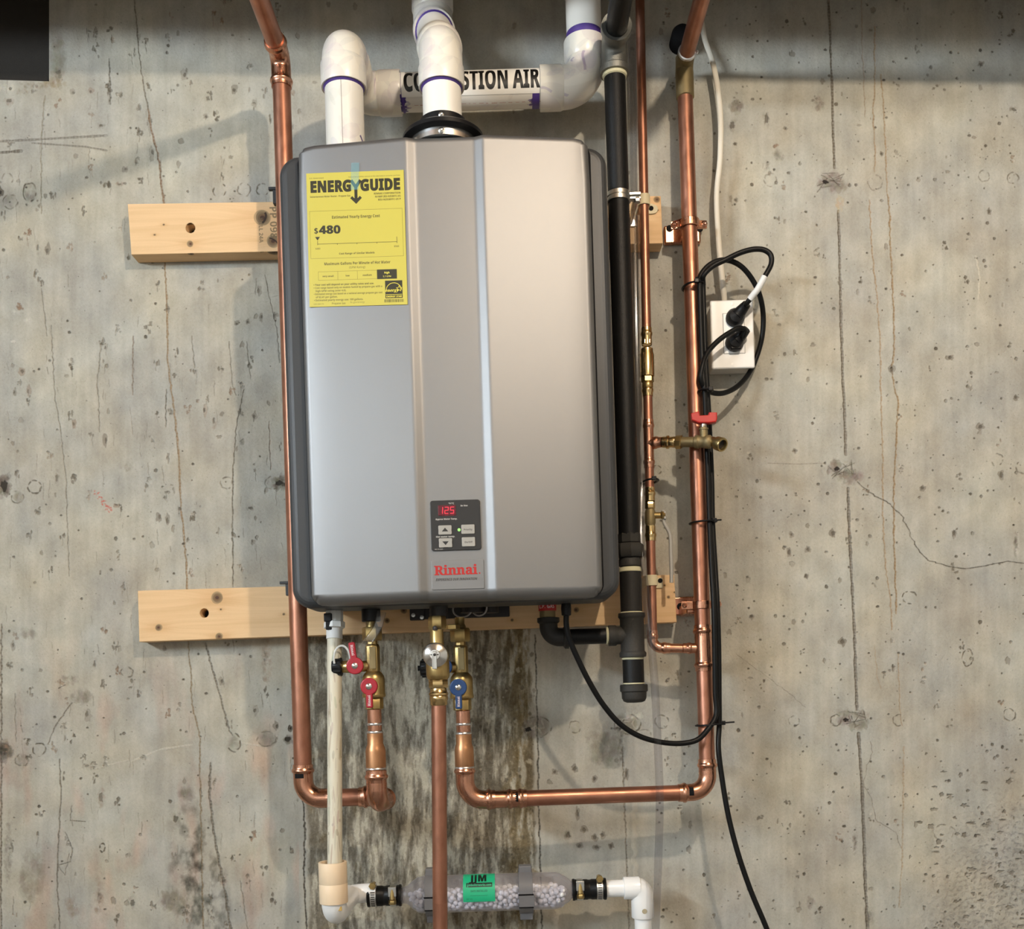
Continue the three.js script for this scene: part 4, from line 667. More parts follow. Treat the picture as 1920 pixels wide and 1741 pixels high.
solo('wall_sleeve', 'black rubber cap on the wall behind the elbow topping the thick right copper pipe', 'cap', [revolve(V(W(1274, 84).x, W(1274, 84).y, 0), V(0, 0, 1), [[0.019, 0], [0.019, 0.03], [0.016, 0.036], [0, 0.037]], 24)], M.blackMatte);

// ---------------------------------------------------------------- thin copper branch with its valves
const SA_ = W(1201, 60, 0.065), SB_ = W(1224, 1214, 0.092);
{
  const r = 0.0081, d = dirTo(SA_, SB_), R = (py) => row(SA_, SB_, py), t = thing('copper_pipe', 'thin copper pipe standing between the black gas pipe and the thick right copper pipe', 'pipe', SB_);
  const topEnd = SA_.clone().addScaledVector(d, -0.22);
  obj('pipe', cyl(topEnd, R(620), r), M.copper, t);
  obj('pipe', cyl(R(738), R(795), r), M.copper, t);
  obj('tee', pressTee(R(787), R(877), R(832).clone().add(V(0.02, 0.0005, 0.008)), r, r), M.copperFit, t);
  obj('pipe', cyl(R(868), R(920), r), M.copper, t);
  obj('pipe', cyl(R(1008), R(1200), r), M.copper, t);
  const c = SB_, tm = row(RA, RB, 1215), e = V(W(1268, 1215, tm.z - 0.004).x, W(1268, 1215, tm.z - 0.004).y, tm.z - 0.004);
  obj('elbow', pressElbow(c.clone().addScaledVector(d, -0.03), c, lerp(c, e, 0.75), r, 0.016), M.copperFit, t);
  obj('pipe', cyl(lerp(c, e, 0.6), lerp(c, e, 1.3), r), M.copperFit, t);
}
{
  const d = dirTo(SA_, SB_), u = d.clone().negate(), R = (py) => row(SA_, SB_, py), m = mpp(0.08), r = 9 * m;
  const cv = thing('check_valve', 'brass check valve in the thin copper branch, left of the outlet', 'valve', R(742));
  obj('press_adapter', [pressEnd(R(615), d, 0.0081, 0.03), nut(R(638), d, 10 * m, 8 * m)], M.brassBright, cv);
  obj('body', [revolve(R(706), u, [[0, 0], [13 * m, 0], [13.2 * m, 2 * m], [13.2 * m, 40 * m], [11.5 * m, 46 * m], [11.5 * m, 52 * m], [9 * m, 54 * m], [0, 54 * m]], 26)], M.brassBright, cv);
  obj('hex_end', [nut(R(717), u, 12 * m, 11 * m), revolve(R(728), u, [[9.5 * m, 0], [10.5 * m, 2 * m], [10.5 * m, 10 * m], [9 * m, 12 * m]], 20)], M.brass, cv);
  obj('press_adapter', [pressEnd(R(743), u, 0.0081, 0.018)], M.brassBright, cv);
  const bv = thing('ball_valve', 'small brass ball valve with a long grey lever, above the lower wooden board end', 'valve', R(985));
  obj('press_adapter', [pressEnd(R(914), d, 0.0081, 0.024), nut(R(940), d, 9.5 * m, 14 * m)], M.brassBright, bv);
  obj('body', [revolve(R(986), u, [[0, 0], [8.5 * m, 0], [9 * m, 3 * m], [10 * m, 6 * m], [10 * m, 26 * m], [8.5 * m, 31 * m], [0, 31 * m]], 22)], M.brassDull, bv);
  const c = R(966);
  obj('stem', [cyl(c.clone(), c.clone().add(V(0.022, -0.001, 0.004)), 6 * m, 18), nut(c.clone().add(V(0.018, -0.001, 0.0035)), V(1, 0, 0.2), 7.5 * m, 9 * m)], M.brass, bv);
  const z0 = c.z + 0.004, P = (x, y) => W(x, y, z0);
  obj('lever', [tube(smooth([P(1243, 956), P(1246, 968), P(1245, 978), P(1252, 992), P(1256, 1002), P(1258, 1040), P(1259, 1078), P(1259, 1092)], 40), 0.0034, 10, { flat: 0.7 }), rbox(P(1246, 966), 0.004, 0.014, 0.012, 0.001)], std([0.42, 0.41, 0.38], 0.45, 0.2), bv, 'long grey coated lever');
  obj('press_adapter', [pressEnd(R(1014), u, 0.0081, 0.026), nut(R(984), d, 9 * m, 7 * m)], M.brassBright, bv);
}
{ // drain cock with the red wing handle, passing in front of the riser
  const a = row(SA_, SB_, 832).add(V(0.02, 0.0005, 0.008)), b = W(1328, 828, 0.126), d = dirTo(a, b), m = mpp(0.11), L = (px) => a.clone().addScaledVector(d, (px - 1233) * m * 1.04);
  const t = thing('drain_valve', 'brass drain cock with a red wing handle, crossing the thick right copper pipe', 'valve', b);
  obj('press_adapter', pressEnd(a.clone().addScaledVector(d, 0.002), d.clone().negate(), 0.0081, 0.012), M.copperFit, t);
  obj('adapter', [revolve(L(1236), d, [[8.5 * m, 0], [10.5 * m, 1 * m], [10.5 * m, 7 * m], [12.5 * m, 9 * m], [12.5 * m, 12 * m], [10 * m, 14 * m], [10.5 * m, 24 * m], [9.5 * m, 26 * m]], 24)], M.brassBright, t);
  obj('hex_nut', [nut(L(1261), d, 13 * m, 12 * m, 8)], M.brass, t);
  obj('body', [revolve(L(1272), d, [[9.5 * m, 0], [9.5 * m, 24 * m], [12 * m, 26 * m], [12.5 * m, 32 * m], [11 * m, 34 * m], [11 * m, 44 * m], [12.5 * m, 46 * m], [12.5 * m, 54 * m], [9 * m, 58 * m], [0, 59 * m]], 24)], M.brassDull, t);
  const s = L(1313);
  obj('stem', [cyl(s.clone(), s.clone().add(V(0, 27 * m, 0)), 7.5 * m, 20), revolve(s.clone().add(V(0, 22 * m, 0)), V(0, 1, 0), [[9 * m, 0], [9 * m, 3 * m], [6 * m, 4 * m], [6 * m, 8 * m]], 20)], M.brassDull, t);
  obj('handle_base', cyl(s.clone().add(V(0, 24 * m, 0)), s.clone().add(V(0, 33 * m, 0)), 6 * m, 18), M.zinc, t);
  const w = shapeOf([[-24, 12], [-23, -1], [-10, -7], [10, -8], [22, -7], [24, -1], [24, 11], [9, 12], [8, 7], [-7, 7], [-9, 15]].map(([x, y]) => [x * m * 1.0, y * m])), g = ext(w, -8 * m, 16 * m, 2.4 * m, 3); g.rotateY(-0.1); g.translate(s.x + 1 * m, s.y + 41 * m, s.z);
  obj('wing_handle', g, M.redBright, t);
  const o = L(1330), od = V(0.5, -0.42, 0.75).normalize();
  obj('mouth', revolve(o.clone().addScaledVector(od, 17 * m), od, [[9 * m, 0], [9 * m, 2 * m], [0, 2.2 * m]], 20), M.dark, t);
  obj('spout', [tube(fillet([L(1322), o, o.clone().addScaledVector(od, 13 * m)], 6 * m, 6), 9.5 * m, 18), revolve(o.clone().addScaledVector(od, 10 * m), od, [[9 * m, 0], [12.5 * m, 1 * m], [13 * m, 14 * m], [12 * m, 16 * m], [9.5 * m, 16 * m], [8.8 * m, 6 * m], [0, 5 * m]], 26)], M.brass, t);
}

// ---------------------------------------------------------------- black gas pipe
{
  const z = 0.13, r = 0.0182, m = mpp(z), x = W(1170, 700, z).x, y = (py) => W(1172 + (py - 700) * 0.031, py, z).y, O = (py) => V(x, y(py), z), U = V(0, 1, 0), D = V(0, -1, 0), yt = y(84), t = thing('gas_pipe', 'black iron gas pipe with elbow, union and capped drip leg beside the heater', 'pipe', O(1190));
  const P = (l) => l.map(([rad, h]) => [rad * m, h * m]);
  obj('pipe', tube(fillet([V(x, yt, z + 0.05), V(x, yt, 0.5), V(x, TOP - 0.02, 0.5)], 0.04), r, 26), M.iron, t);
  obj('elbow', [tube(fillet([V(x, yt - 0.045, z), V(x, yt, z), V(x, yt, z + 0.045)], 0.026, 12), r * 1.2, 26, { caps: false }), revolve(V(x, yt - 0.052, z), U, [[r, 0], [r * 1.38, 0.0015], [r * 1.4, 0.011], [r * 1.22, 0.014]]), revolve(V(x, yt, z + 0.052), V(0, 0, -1), [[r * 1.02, 0.002], [r * 1.38, 0], [r * 1.42, 0.003], [r * 1.42, 0.012], [r * 1.2, 0.016]])], M.galvanized, t, 'galvanized elbow');
  obj('joint_compound', revolve(V(x, yt - 0.057, z), U, [[r, 0], [r * 1.12, 0.0015], [r * 1.16, 0.006], [r, 0.0062]]), M.dope, t);
  obj('pipe', cyl(V(x, yt - 0.04, z), O(1004), r), M.iron, t);
  obj('union', [nut(O(1019), U, 21.5 * m, 20 * m, 8), nut(O(1045), U, 27 * m, 26 * m, 8), revolve(O(1062), U, P([[18, 0], [21, 1], [21, 13], [19, 17]])), revolve(O(1000), U, P([[19, -1], [20, 0], [19.5, 2], [18, 3]]))], M.ironGrey, t, 'grey union joint');
  for (const g of [revolve(O(1073), U, P([[19.5, 0], [21.5, 2], [20.5, 8], [19, 10]])), revolve(O(1150), U, P([[19.5, 0], [22, 1.5], [20, 4]])), revolve(O(1237), U, P([[19.5, 0], [21, 3], [19.5, 6]])), revolve(O(1283), U, P([[19.5, 0], [20.5, 2], [19.5, 5]])), revolve(V(W(1136, 1190, z).x, y(1190), z), V(1, 0, 0), P([[15, 0], [17, 2], [15, 6]]))]) obj('joint_compound', g, M.dope, t);
  obj('nipple', cyl(O(1068), O(1152), r * 1.02), M.ironWorn, t);
  const hy = y(1190), hx = (px) => V(W(px, 1190, z).x, hy, z);
  obj('tee', [revolve(O(1232), U, P([[20, 0], [25, 1], [25.5, 8], [24, 10], [22.5, 12], [22.5, 72], [24, 74], [25.5, 76], [25, 83], [20, 84]]), 30), revolve(hx(1140), V(1, 0, 0), P([[15, 0], [19.5, 1], [19.5, 14], [17, 17], [17, 30], [22, 40]]), 26)], M.ironGrey, t);
  obj('nipple', cyl(O(1226), O(1290), r), M.iron, t);
  obj('cap', revolve(O(1317), U, P([[0, 0], [14, 0.5], [20, 3], [23, 9], [23.5, 20], [26, 22], [26, 33], [24.5, 34.5], [19, 34.5]]), 32), M.ironGrey, t, 'grey screwed cap');
  obj('nipple', cyl(hx(1050), hx(1146), 0.0135), M.iron, t);
  const eC = hx(1029);
  obj('elbow', [tube(fillet([hx(1060), eC, V(eC.x, hy + 32 * m, z)], 0.019, 12), 17 * m, 24), revolve(hx(1067), V(-1, 0, 0), P([[14, 0], [22, 1], [22, 8], [18, 11]])), revolve(V(eC.x, hy + 38 * m, z), D, P([[14, 0], [21, 1], [21, 9], [17, 12]]))], M.ironWorn, t);
}
solo('pipe_hanger', 'zinc-plated split ring hanger clamped round the black gas pipe', 'hanger', (() => {
  const z = 0.13, m = mpp(z), x = W(1170, 700, z).x, c = W(1160, 371, z), P = V(x, c.y, z), r = 0.0183, U = V(0, 1, 0);
  const hx = W(1191, 378, z);
  return [revolve(V(P.x, P.y - 9 * m, z), U, [[r, 0], [r * 1.13, 0.0005], [r * 1.13, 6 * m], [r * 1.04, 7 * m], [r * 1.04, 9 * m], [r * 1.13, 10 * m], [r * 1.13, 17 * m], [r, 17.5 * m]], 32), rbox(V(x + r + 0.009, P.y + 3 * m, z + 0.004), 0.02, 0.005, 0.012, 0.001), rbox(V(x + r + 0.009, P.y - 4 * m, z + 0.002), 0.02, 0.004, 0.012, 0.001), nut(V(x + r + 0.013, P.y - 12 * m, z + 0.004), U, 0.006, 0.008), cyl(V(x + r + 0.012, P.y, 0.036), V(x + r + 0.012, P.y, z), 0.005, 14), rbox(V(x + r + 0.012, P.y, 0.04), 0.026, 0.02, 0.004, 0.001)];
})(), M.zinc);

// ---------------------------------------------------------------- clamps of the copper pipes
{
  // cream plastic clips of the thin pipe
  for (const [py, label, screw, lift] of [[376, 'cream plastic pipe clip of the thin copper pipe on the upper board end', [1221, 390], 0.006], [1088, 'cream plastic pipe clip with a screw hole on the lower board end', [1238, 1088], 0]]) {
    const c = row(SA_, SB_, py), r = 0.0086, h = 0.0092, t = thing('pipe_clip', label, 'clip', c, 'cream clips of the thin copper pipe'), pts = [];
    for (let i = 0; i <= 16; i++) { const a = Math.PI - (i / 16) * Math.PI; pts.push([Math.cos(a) * (r + 0.002), c.z + Math.sin(a) * (r + 0.002)]); }
    const left = lift ? -0.0115 : -0.0165, right = lift ? 0.02 : 0.027, outer = [[left, 0.0385], [left, 0.041], [-(r + 0.002), 0.041], ...pts, [r + 0.002, 0.041], [right, 0.041], [right, 0.0385], [r, 0.0385]], inner = pts.slice().reverse().map(([x, z]) => [x * 0.82, c.z + (z - c.z) * 0.82]);
    const s = new THREE.Shape(); outer.forEach(([x, z], i) => (i ? s.lineTo(x, z) : s.moveTo(x, z))); inner.forEach(([x, z]) => s.lineTo(x, z)); s.lineTo(-r, 0.0385); s.closePath();
    const g = ext(s, -h, 2 * h, 0.0006, 2); g.rotateX(Math.PI / 2); g.scale(1, -1, 1); g.translate(c.x, c.y, 0);
    // extrude x,y -> x,z with height along y
    const p = g.attributes.position, nn = g.attributes.normal; for (let i = 0; i < p.count; i++) { p.setZ(i, Math.abs(p.getZ(i))); }
    const flip = g.index ? g.toNonIndexed() : g; flip.deleteAttribute('normal'); flip.computeVertexNormals();
    obj('band', flip, M.cream, t);
    const S = W(...screw, 0.042);
    obj('screw_hole', revolve(V(S.x, S.y, 0.0405), V(0, 0, 1), [[0.0042, 0], [0.0042, 0.0016], [0, 0.0012]], 16), M.blackMatte, t);
    if (lift) obj('nail_boss', revolve(V(S.x + 0.004, S.y - 0.001, 0.039), V(0, 0, 1), [[0.0085, 0], [0.008, 0.002], [0, 0.0022]], 18), M.cream, t);
  }
  // copper-coloured bell hangers of the riser
  const c = row(RA, RB, 424), r = 0.0141, t = thing('pipe_hanger', 'copper bell hanger holding the thick right copper pipe beside the upper board end', 'hanger', c, 'copper hangers of the thick right pipe'), bp = W(1283, 430, 0.03);
  obj('back_plate', [rbox(V(bp.x, bp.y, 0.006), 0.067, 0.034, 0.011, 0.004), cyl(V(c.x, c.y, 0.01), V(c.x, c.y, c.z), 0.008, 16)], M.copperFit, t);
  for (const x of [1255.5, 1312]) { const p = W(x, 428, 0.012); obj('screw', revolve(V(p.x, p.y, 0.0105), V(0, 0, 1), [[0.0065, 0], [0.0062, 0.0016], [0.002, 0.0022], [0, 0.0014]], 16), M.blackMatte, t); }
  const band = (cy, hh, ear, parent, drop) => { // front half ring with ears
    const s = new THREE.Shape(), R = r * 1.22, z0 = c.z; s.moveTo(-ear, -0.003); s.lineTo(-R, -0.003); for (let i = 0; i <= 18; i++) { const a = Math.PI - (i / 18) * Math.PI; s.lineTo(Math.cos(a) * R, Math.sin(a) * R); } s.lineTo(ear, -0.003); s.lineTo(ear, -0.007); s.lineTo(r, -0.007); for (let i = 0; i <= 18; i++) { const a = (i / 18) * Math.PI; s.lineTo(Math.cos(a) * r, Math.sin(a) * r); } s.lineTo(-ear, -0.007); s.closePath();
    const g = ext(s, -hh, 2 * hh, 0.0008, 2); g.rotateX(Math.PI / 2); return g; };
  {
    const g = band(0, 0.0068, 0.0315); g.translate(c.x, c.y + 0.004, c.z); // rotated: shape y -> z
    const p = g.attributes.position; obj('clamp_band', g, M.copperFit, t);
    for (const k of [-1, 1]) obj('screw', revolve(V(c.x + k * 0.0265, c.y + 0.004, c.z - 0.004), V(0, 0, 1), [[0.0058, 0], [0.0056, 0.003], [0.003, 0.0045], [0, 0.003]], 16), M.copperFit, t);
  }
  const c2 = row(RA, RB, 1134), t2 = thing('pipe_hanger', 'copper strap hanger holding the thick right copper pipe beside the lower board end', 'hanger', c2, 'copper hangers of the thick right pipe'), b2 = W(1290, 1134, 0.03);
  obj('back_plate', [rbox(V(b2.x, b2.y, 0.006), 0.05, 0.034, 0.011, 0.003), rbox(V(c2.x - 0.012, c2.y - 0.004, 0.05), 0.028, 0.02, 0.08, 0.004)], M.copperFit, t2);
  obj('screw', revolve(V(W(1276, 1136, 0.012).x, b2.y - 0.001, 0.0105), V(0, 0, 1), [[0.007, 0], [0.0065, 0.0016], [0, 0.001]], 16), M.blackMatte, t2);
  const s = new THREE.Shape(), R = r * 1.2; s.moveTo(-0.036, 0.004); s.lineTo(-R, 0.004); for (let i = 1; i <= 18; i++) { const a = Math.PI - 0.2 - (i / 18) * (Math.PI - 0.4); s.lineTo(Math.cos(a) * R, Math.sin(a) * R); } s.lineTo(0.031, 0.004); s.lineTo(0.031, 0); s.lineTo(r, 0); for (let i = 0; i <= 18; i++) { const a = (i / 18) * Math.PI; s.lineTo(Math.cos(a) * r, Math.sin(a) * r); } s.lineTo(-0.036, 0); s.closePath();
  const g = ext(s, -0.0068, 0.0136, 0.0008, 2); g.rotateX(Math.PI / 2); g.translate(c2.x, c2.y, c2.z); obj('clamp_band', g, M.copperFit, t2);
  for (const [k, q] of [[-0.031, 0.0045], [0.0275, 0.0055]]) obj('screw', revolve(V(c2.x + k, c2.y, c2.z + 0.003), V(0, 0, 1), [[q, 0], [q, 0.002], [q * 0.5, 0.0035], [0, 0.0022]], 16), M.copperFit, t2);
}

// ---------------------------------------------------------------- white vent pipes above the heater
{
  const r = 0.0306, rh = 0.0362, zi = 0.24, zw = 0.094, x = W(645, 170, zi).x, h = W(950, 168, zw).y, yb = EYE + 0.8405, xr = W(1095, 60, zw).x;
  const t = thing('intake_pipe', 'white plastic pipe labelled combustion air, running along the wall above the heater', 'pipe', V(x, yb, zi));
  const hub = (A, d, len = 0.036) => revolve(A, d, [[r, 0.001], [rh * 0.985, 0], [rh, 0.0015], [rh, len], [r * 1.1, len + 0.006]], 36);
  const mottled = (w, hgt, extra) => tex(canvas(w, hgt, (q) => {
    q.fillStyle = '#e9e5dc'; q.fillRect(0, 0, w, hgt);
    for (let i = 0; i < 60; i++) { q.fillStyle = `rgba(${150 + rr(-20, 20)},${140 + rr(-20, 20)},${165 + rr(-20, 20)},${rr(0.03, 0.12)})`; q.beginPath(); q.ellipse(rr(0, w), rr(0, hgt), rr(6, 50), rr(6, 40), rr(0, 3), 0, 7); q.fill(); }
    extra?.(q, w, hgt);
  }));
  const splash = (q, x, y, n, sx, sy, a = 0.8) => { for (let i = 0; i < n; i++) { q.fillStyle = `rgba(${64 + rr(-8, 12)},${46 + rr(-8, 12)},${124 + rr(-14, 14)},${a * rr(0.5, 1)})`; q.beginPath(); q.ellipse(x + rr(-sx, sx), y + rr(-sy, sy), rr(3, 14), rr(3, 18), rr(0, 3), 0, 7); q.fill(); } };
  const circ = 2 * Math.PI * r;
  // riser: printed seam line, smears of primer
  const yElb = h - 0.052, riser = cyl(V(x, yb, zi), V(x, h - 0.03, zi), r, 36), rt = mottled(512, 512, (q, w, hh) => { q.strokeStyle = 'rgba(110,96,90,0.55)'; q.lineWidth = 3; q.beginPath(); q.moveTo(w * 0.5, 0); q.lineTo(w * 0.5, hh); q.stroke(); q.strokeStyle = 'rgba(60,46,110,0.8)'; q.lineWidth = 10; q.beginPath(); q.moveTo(w * 0.66, hh - 80); q.lineTo(w * 0.73, hh - 40); q.stroke(); splash(q, w * 0.5, 20, 10, 120, 14, 0.35); });
  rt.repeat.set(1 / circ, 1 / 0.2); rt.offset.set(0, -r / 0.2);
  const frontAt = (g, turn) => { const uv = g.attributes.uv; for (let i = 0; i < uv.count; i++) uv.setX(i, uv.getX(i) + turn * circ); return g; };
  obj('riser', frontAt(riser, 0.25), std([0.9, 0.9, 0.9], 0.34, 0, { map: rt }), t);
  const fitTex = mottled(256, 256, (q) => { splash(q, 120, 20, 5, 100, 12, 0.16); for (let i = 0; i < 5; i++) { q.strokeStyle = `rgba(${104 + rr(-14, 14)},${94 + rr(-14, 14)},${140 + rr(-14, 14)},${rr(0.12, 0.34)})`; q.lineWidth = rr(5, 14); q.beginPath(); const x = rr(20, 236), y = rr(20, 236); q.moveTo(x, y); q.quadraticCurveTo(x + rr(-20, 20), y + rr(10, 30), x + rr(-30, 30), y + rr(20, 60)); q.stroke(); } }); fitTex.repeat.set(6, 6);
  const fit = std([0.92, 0.92, 0.9], 0.3, 0, { map: fitTex });
  const eBack = V(x, h, zi - 0.075);
  obj('elbow', [tube(fillet([V(x, h - 0.055, zi), V(x, h, zi), eBack], 0.046, 18), r * 1.12, 36), hub(V(x, h - 0.075, zi), V(0, 1, 0)), hub(V(x, h, zi - 0.09), V(0, 0, 1), 0.03)], fit, t);
  obj('primer_band', revolve(V(x, h - 0.078, zi), V(0, 1, 0), [[r, 0], [r * 1.03, 0.0005], [r * 1.08, 0.0035], [r, 0.004]], 36), M.primer, t);
  obj('elbow', [tube(fillet([V(x, h, zi - 0.08), V(x, h, zw), V(x + 0.07, h, zw)], 0.04, 14), r * 1.12, 36), hub(V(x + 0.078, h, zw), V(-1, 0, 0))], fit, t);
  // horizontal run with its sticker and print
  const hx0 = x + 0.06, hx1 = xr - 0.05, L = hx1 - hx0, run = cyl(V(hx0, h, zw), V(hx1, h, zw), r, 40), W2 = 1024, rtex = mottled(W2, 1024, (q, w, hh) => {
    // texture: across = round the pipe, up = along the pipe
splash(q, w * 0.64, hh * 0.925, 60, 40, 8, 1); splash(q, w * 0.60, hh * 0.92, 24, 50, 5, 1); splash(q, w * 0.74, hh * 0.935, 40, 40, 22, 0.95); splash(q, w * 0.68, hh * 0.915, 24, 70, 30, 0.25); splash(q, w * 0.62, 150, 24, 110, 10, 0.7); splash(q, w * 0.7, 160, 14, 40, 18, 0.7);
    
    q.fillStyle = 'rgba(165,80,66,0.7)'; for (let yy = 30; yy < hh - 130;) { const l = rr(8, 40); q.fillRect(w * 0.69 + rr(-1, 1), yy, rr(3, 6), l); yy += l + rr(4, 26); }
  });
  rtex.repeat.set(1 / circ, 1 / L); rtex.offset.set(0, -r / L);
  obj('horizontal_run', run, std([0.92, 0.92, 0.92], 0.34, 0, { map: rtex }), t);
  const lab = canvas(1400, 300, (q, w, hh) => { q.fillStyle = '#efece5'; q.fillRect(0, 0, w, hh); q.fillStyle = '#0d0c0b'; q.font = 'bold 250px sans-serif'; q.textAlign = 'left'; const m = q.measureText('COMBUSTION AIR').width; q.save(); q.translate(20, 246); q.scale((w - 40) / m, 1.12); q.lineWidth = 9; q.strokeStyle = '#0d0c0b'; q.fillText('COMBUSTION AIR', 0, 0); q.strokeText('COMBUSTION AIR', 0, 0); q.restore(); });
  const lx0 = W(752, 166, zw + r).x, lx1 = W(1016, 166, zw + r).x, pos = [], nor = [], uv = [], K = 14, a0 = -0.74, a1 = 0.9;
  for (let i = 0; i < K; i++) { const q = [a0 + ((a1 - a0) * i) / K, a0 + ((a1 - a0) * (i + 1)) / K], p = (a, xx) => [xx, h + Math.sin(a) * (r + 0.0006), zw + Math.cos(a) * (r + 0.0006)], e = [[q[0], lx0, 0, i / K], [q[0], lx1, 1, i / K], [q[1], lx1, 1, (i + 1) / K], [q[0], lx0, 0, i / K], [q[1], lx1, 1, (i + 1) / K], [q[1], lx0, 0, (i + 1) / K]]; for (const [a, xx, u, v] of e) { pos.push(...p(a, xx)); nor.push(0, Math.sin(a), Math.cos(a)); uv.push(u, v); } }
  obj('pipe_label', build(pos, nor, uv), std([1, 1, 1], 0.45, 0, { map: tex(lab), side: THREE.DoubleSide }), t, 'white label reading combustion air');
  const ring = (A, d, w = 0.006) => revolve(A, d, [[r, 0], [r * 1.015, 0.0004], [r * 1.015, w], [r, w + 0.0004]], 36);
  obj('primer_band', [ring(V(x + 0.08, h, zw), V(1, 0, 0), 0.004)], M.primer, t);
  obj('primer_band', [ring(V(xr - 0.094, h, zw), V(1, 0, 0), 0.012)], M.primer, t);
  obj('elbow', [tube(fillet([V(xr - 0.06, h, zw), V(xr, h, zw), V(xr, h + 0.06, zw)], 0.04, 16), r * 1.12, 36), hub(V(xr - 0.08, h, zw), V(1, 0, 0)), hub(V(xr, h + 0.078, zw), V(0, -1, 0), 0.03)], fit, t);
  obj('primer_band', ring(V(xr, h + 0.078, zw), V(0, 1, 0), 0.014), M.primer, t);
  obj('upper_pipe', cyl(V(xr, h + 0.06, zw), V(xr, EYE + 1.55, zw), r, 36), M.pvc, t);

  // exhaust vent
  const ze = 0.26, xe = W(829, 195, ze).x, yC = EYE + 0.835, p1 = V(xe, W(828, 96, ze).y, ze), p2 = W(812, 52, 0.085), p3 = V(p2.x, EYE + 1.6, p2.z);
  const v = thing('vent_pipe', 'white plastic vent with offset elbows rising from the black collar on the heater', 'pipe', V(xe, yC, ze));
  obj('adapter', revolve(V(xe, yC + 0.0055, ze), V(0, 1, 0), [[0, 0], [0.053, 0], [0.053, 0.022], [0, 0.022]], 44), std([0.78, 0.77, 0.75], 0.26, 1), v, 'bright metal vent adapter');
  obj('collar', revolve(V(xe, yC + 0.017, ze), V(0, 1, 0), [[0, 0], [0.06, 0], [0.064, 0.003], [0.0635, 0.009], [0.06, 0.012], [0.0375, 0.0145], [0.0365, 0.034], [0.031, 0.0345]], 48), M.black, v, 'black flanged collar');
  for (const [dy, rad] of [[0.011, 0.0535], [0.044, 0.037]]) obj('screw', revolve(V(xe, yC + dy - 0.001, ze + rad), V(0, 0, 1), [[0.0042, 0], [0.0042, 0.0018], [0.002, 0.003], [0, 0.002]], 14), M.zinc, v);
  const dd = dirTo(p1, p2);
  obj('lower_pipe', cyl(V(xe, yC + 0.03, ze), V(xe, p1.y - 0.02, ze), r, 36), M.pvc, v);
  obj('primer_band', revolve(V(xe, p1.y - 0.062, ze), V(0, 1, 0), [[r, 0], [r * 1.03, 0.0005], [r * 1.09, 0.004], [r, 0.0045]], 36), M.primer, v);
  obj('elbow', [tube(fillet([V(xe, p1.y - 0.04, ze), p1, p1.clone().addScaledVector(dd, 0.03)], 0.05, 12), r * 1.12, 36), hub(V(xe, p1.y - 0.059, ze), V(0, 1, 0), 0.03), hub(p1.clone().addScaledVector(dd, 0.046), dd.clone().negate(), 0.026)], fit, v);
  obj('middle_pipe', cyl(p1.clone().addScaledVector(dd, 0.02), p2.clone().addScaledVector(dd, -0.02), r, 36), M.pvc, v);
  obj('primer_band', revolve(p2.clone().addScaledVector(dd, -0.052), dd, [[r, 0], [r * 1.03, 0.0005], [r * 1.09, 0.004], [r, 0.0045]], 36), M.primer, v);
  obj('elbow', [tube(fillet([p2.clone().addScaledVector(dd, -0.03), p2, V(p2.x, p2.y + 0.045, p2.z)], 0.05, 12), r * 1.12, 36), hub(p2.clone().addScaledVector(dd, -0.049), dd, 0.028), hub(V(p2.x, p2.y + 0.06, p2.z), V(0, -1, 0), 0.03)], fit, v);
  obj('upper_pipe', cyl(V(p2.x, p2.y + 0.04, p2.z), p3, r, 36), M.pvc, v);
}

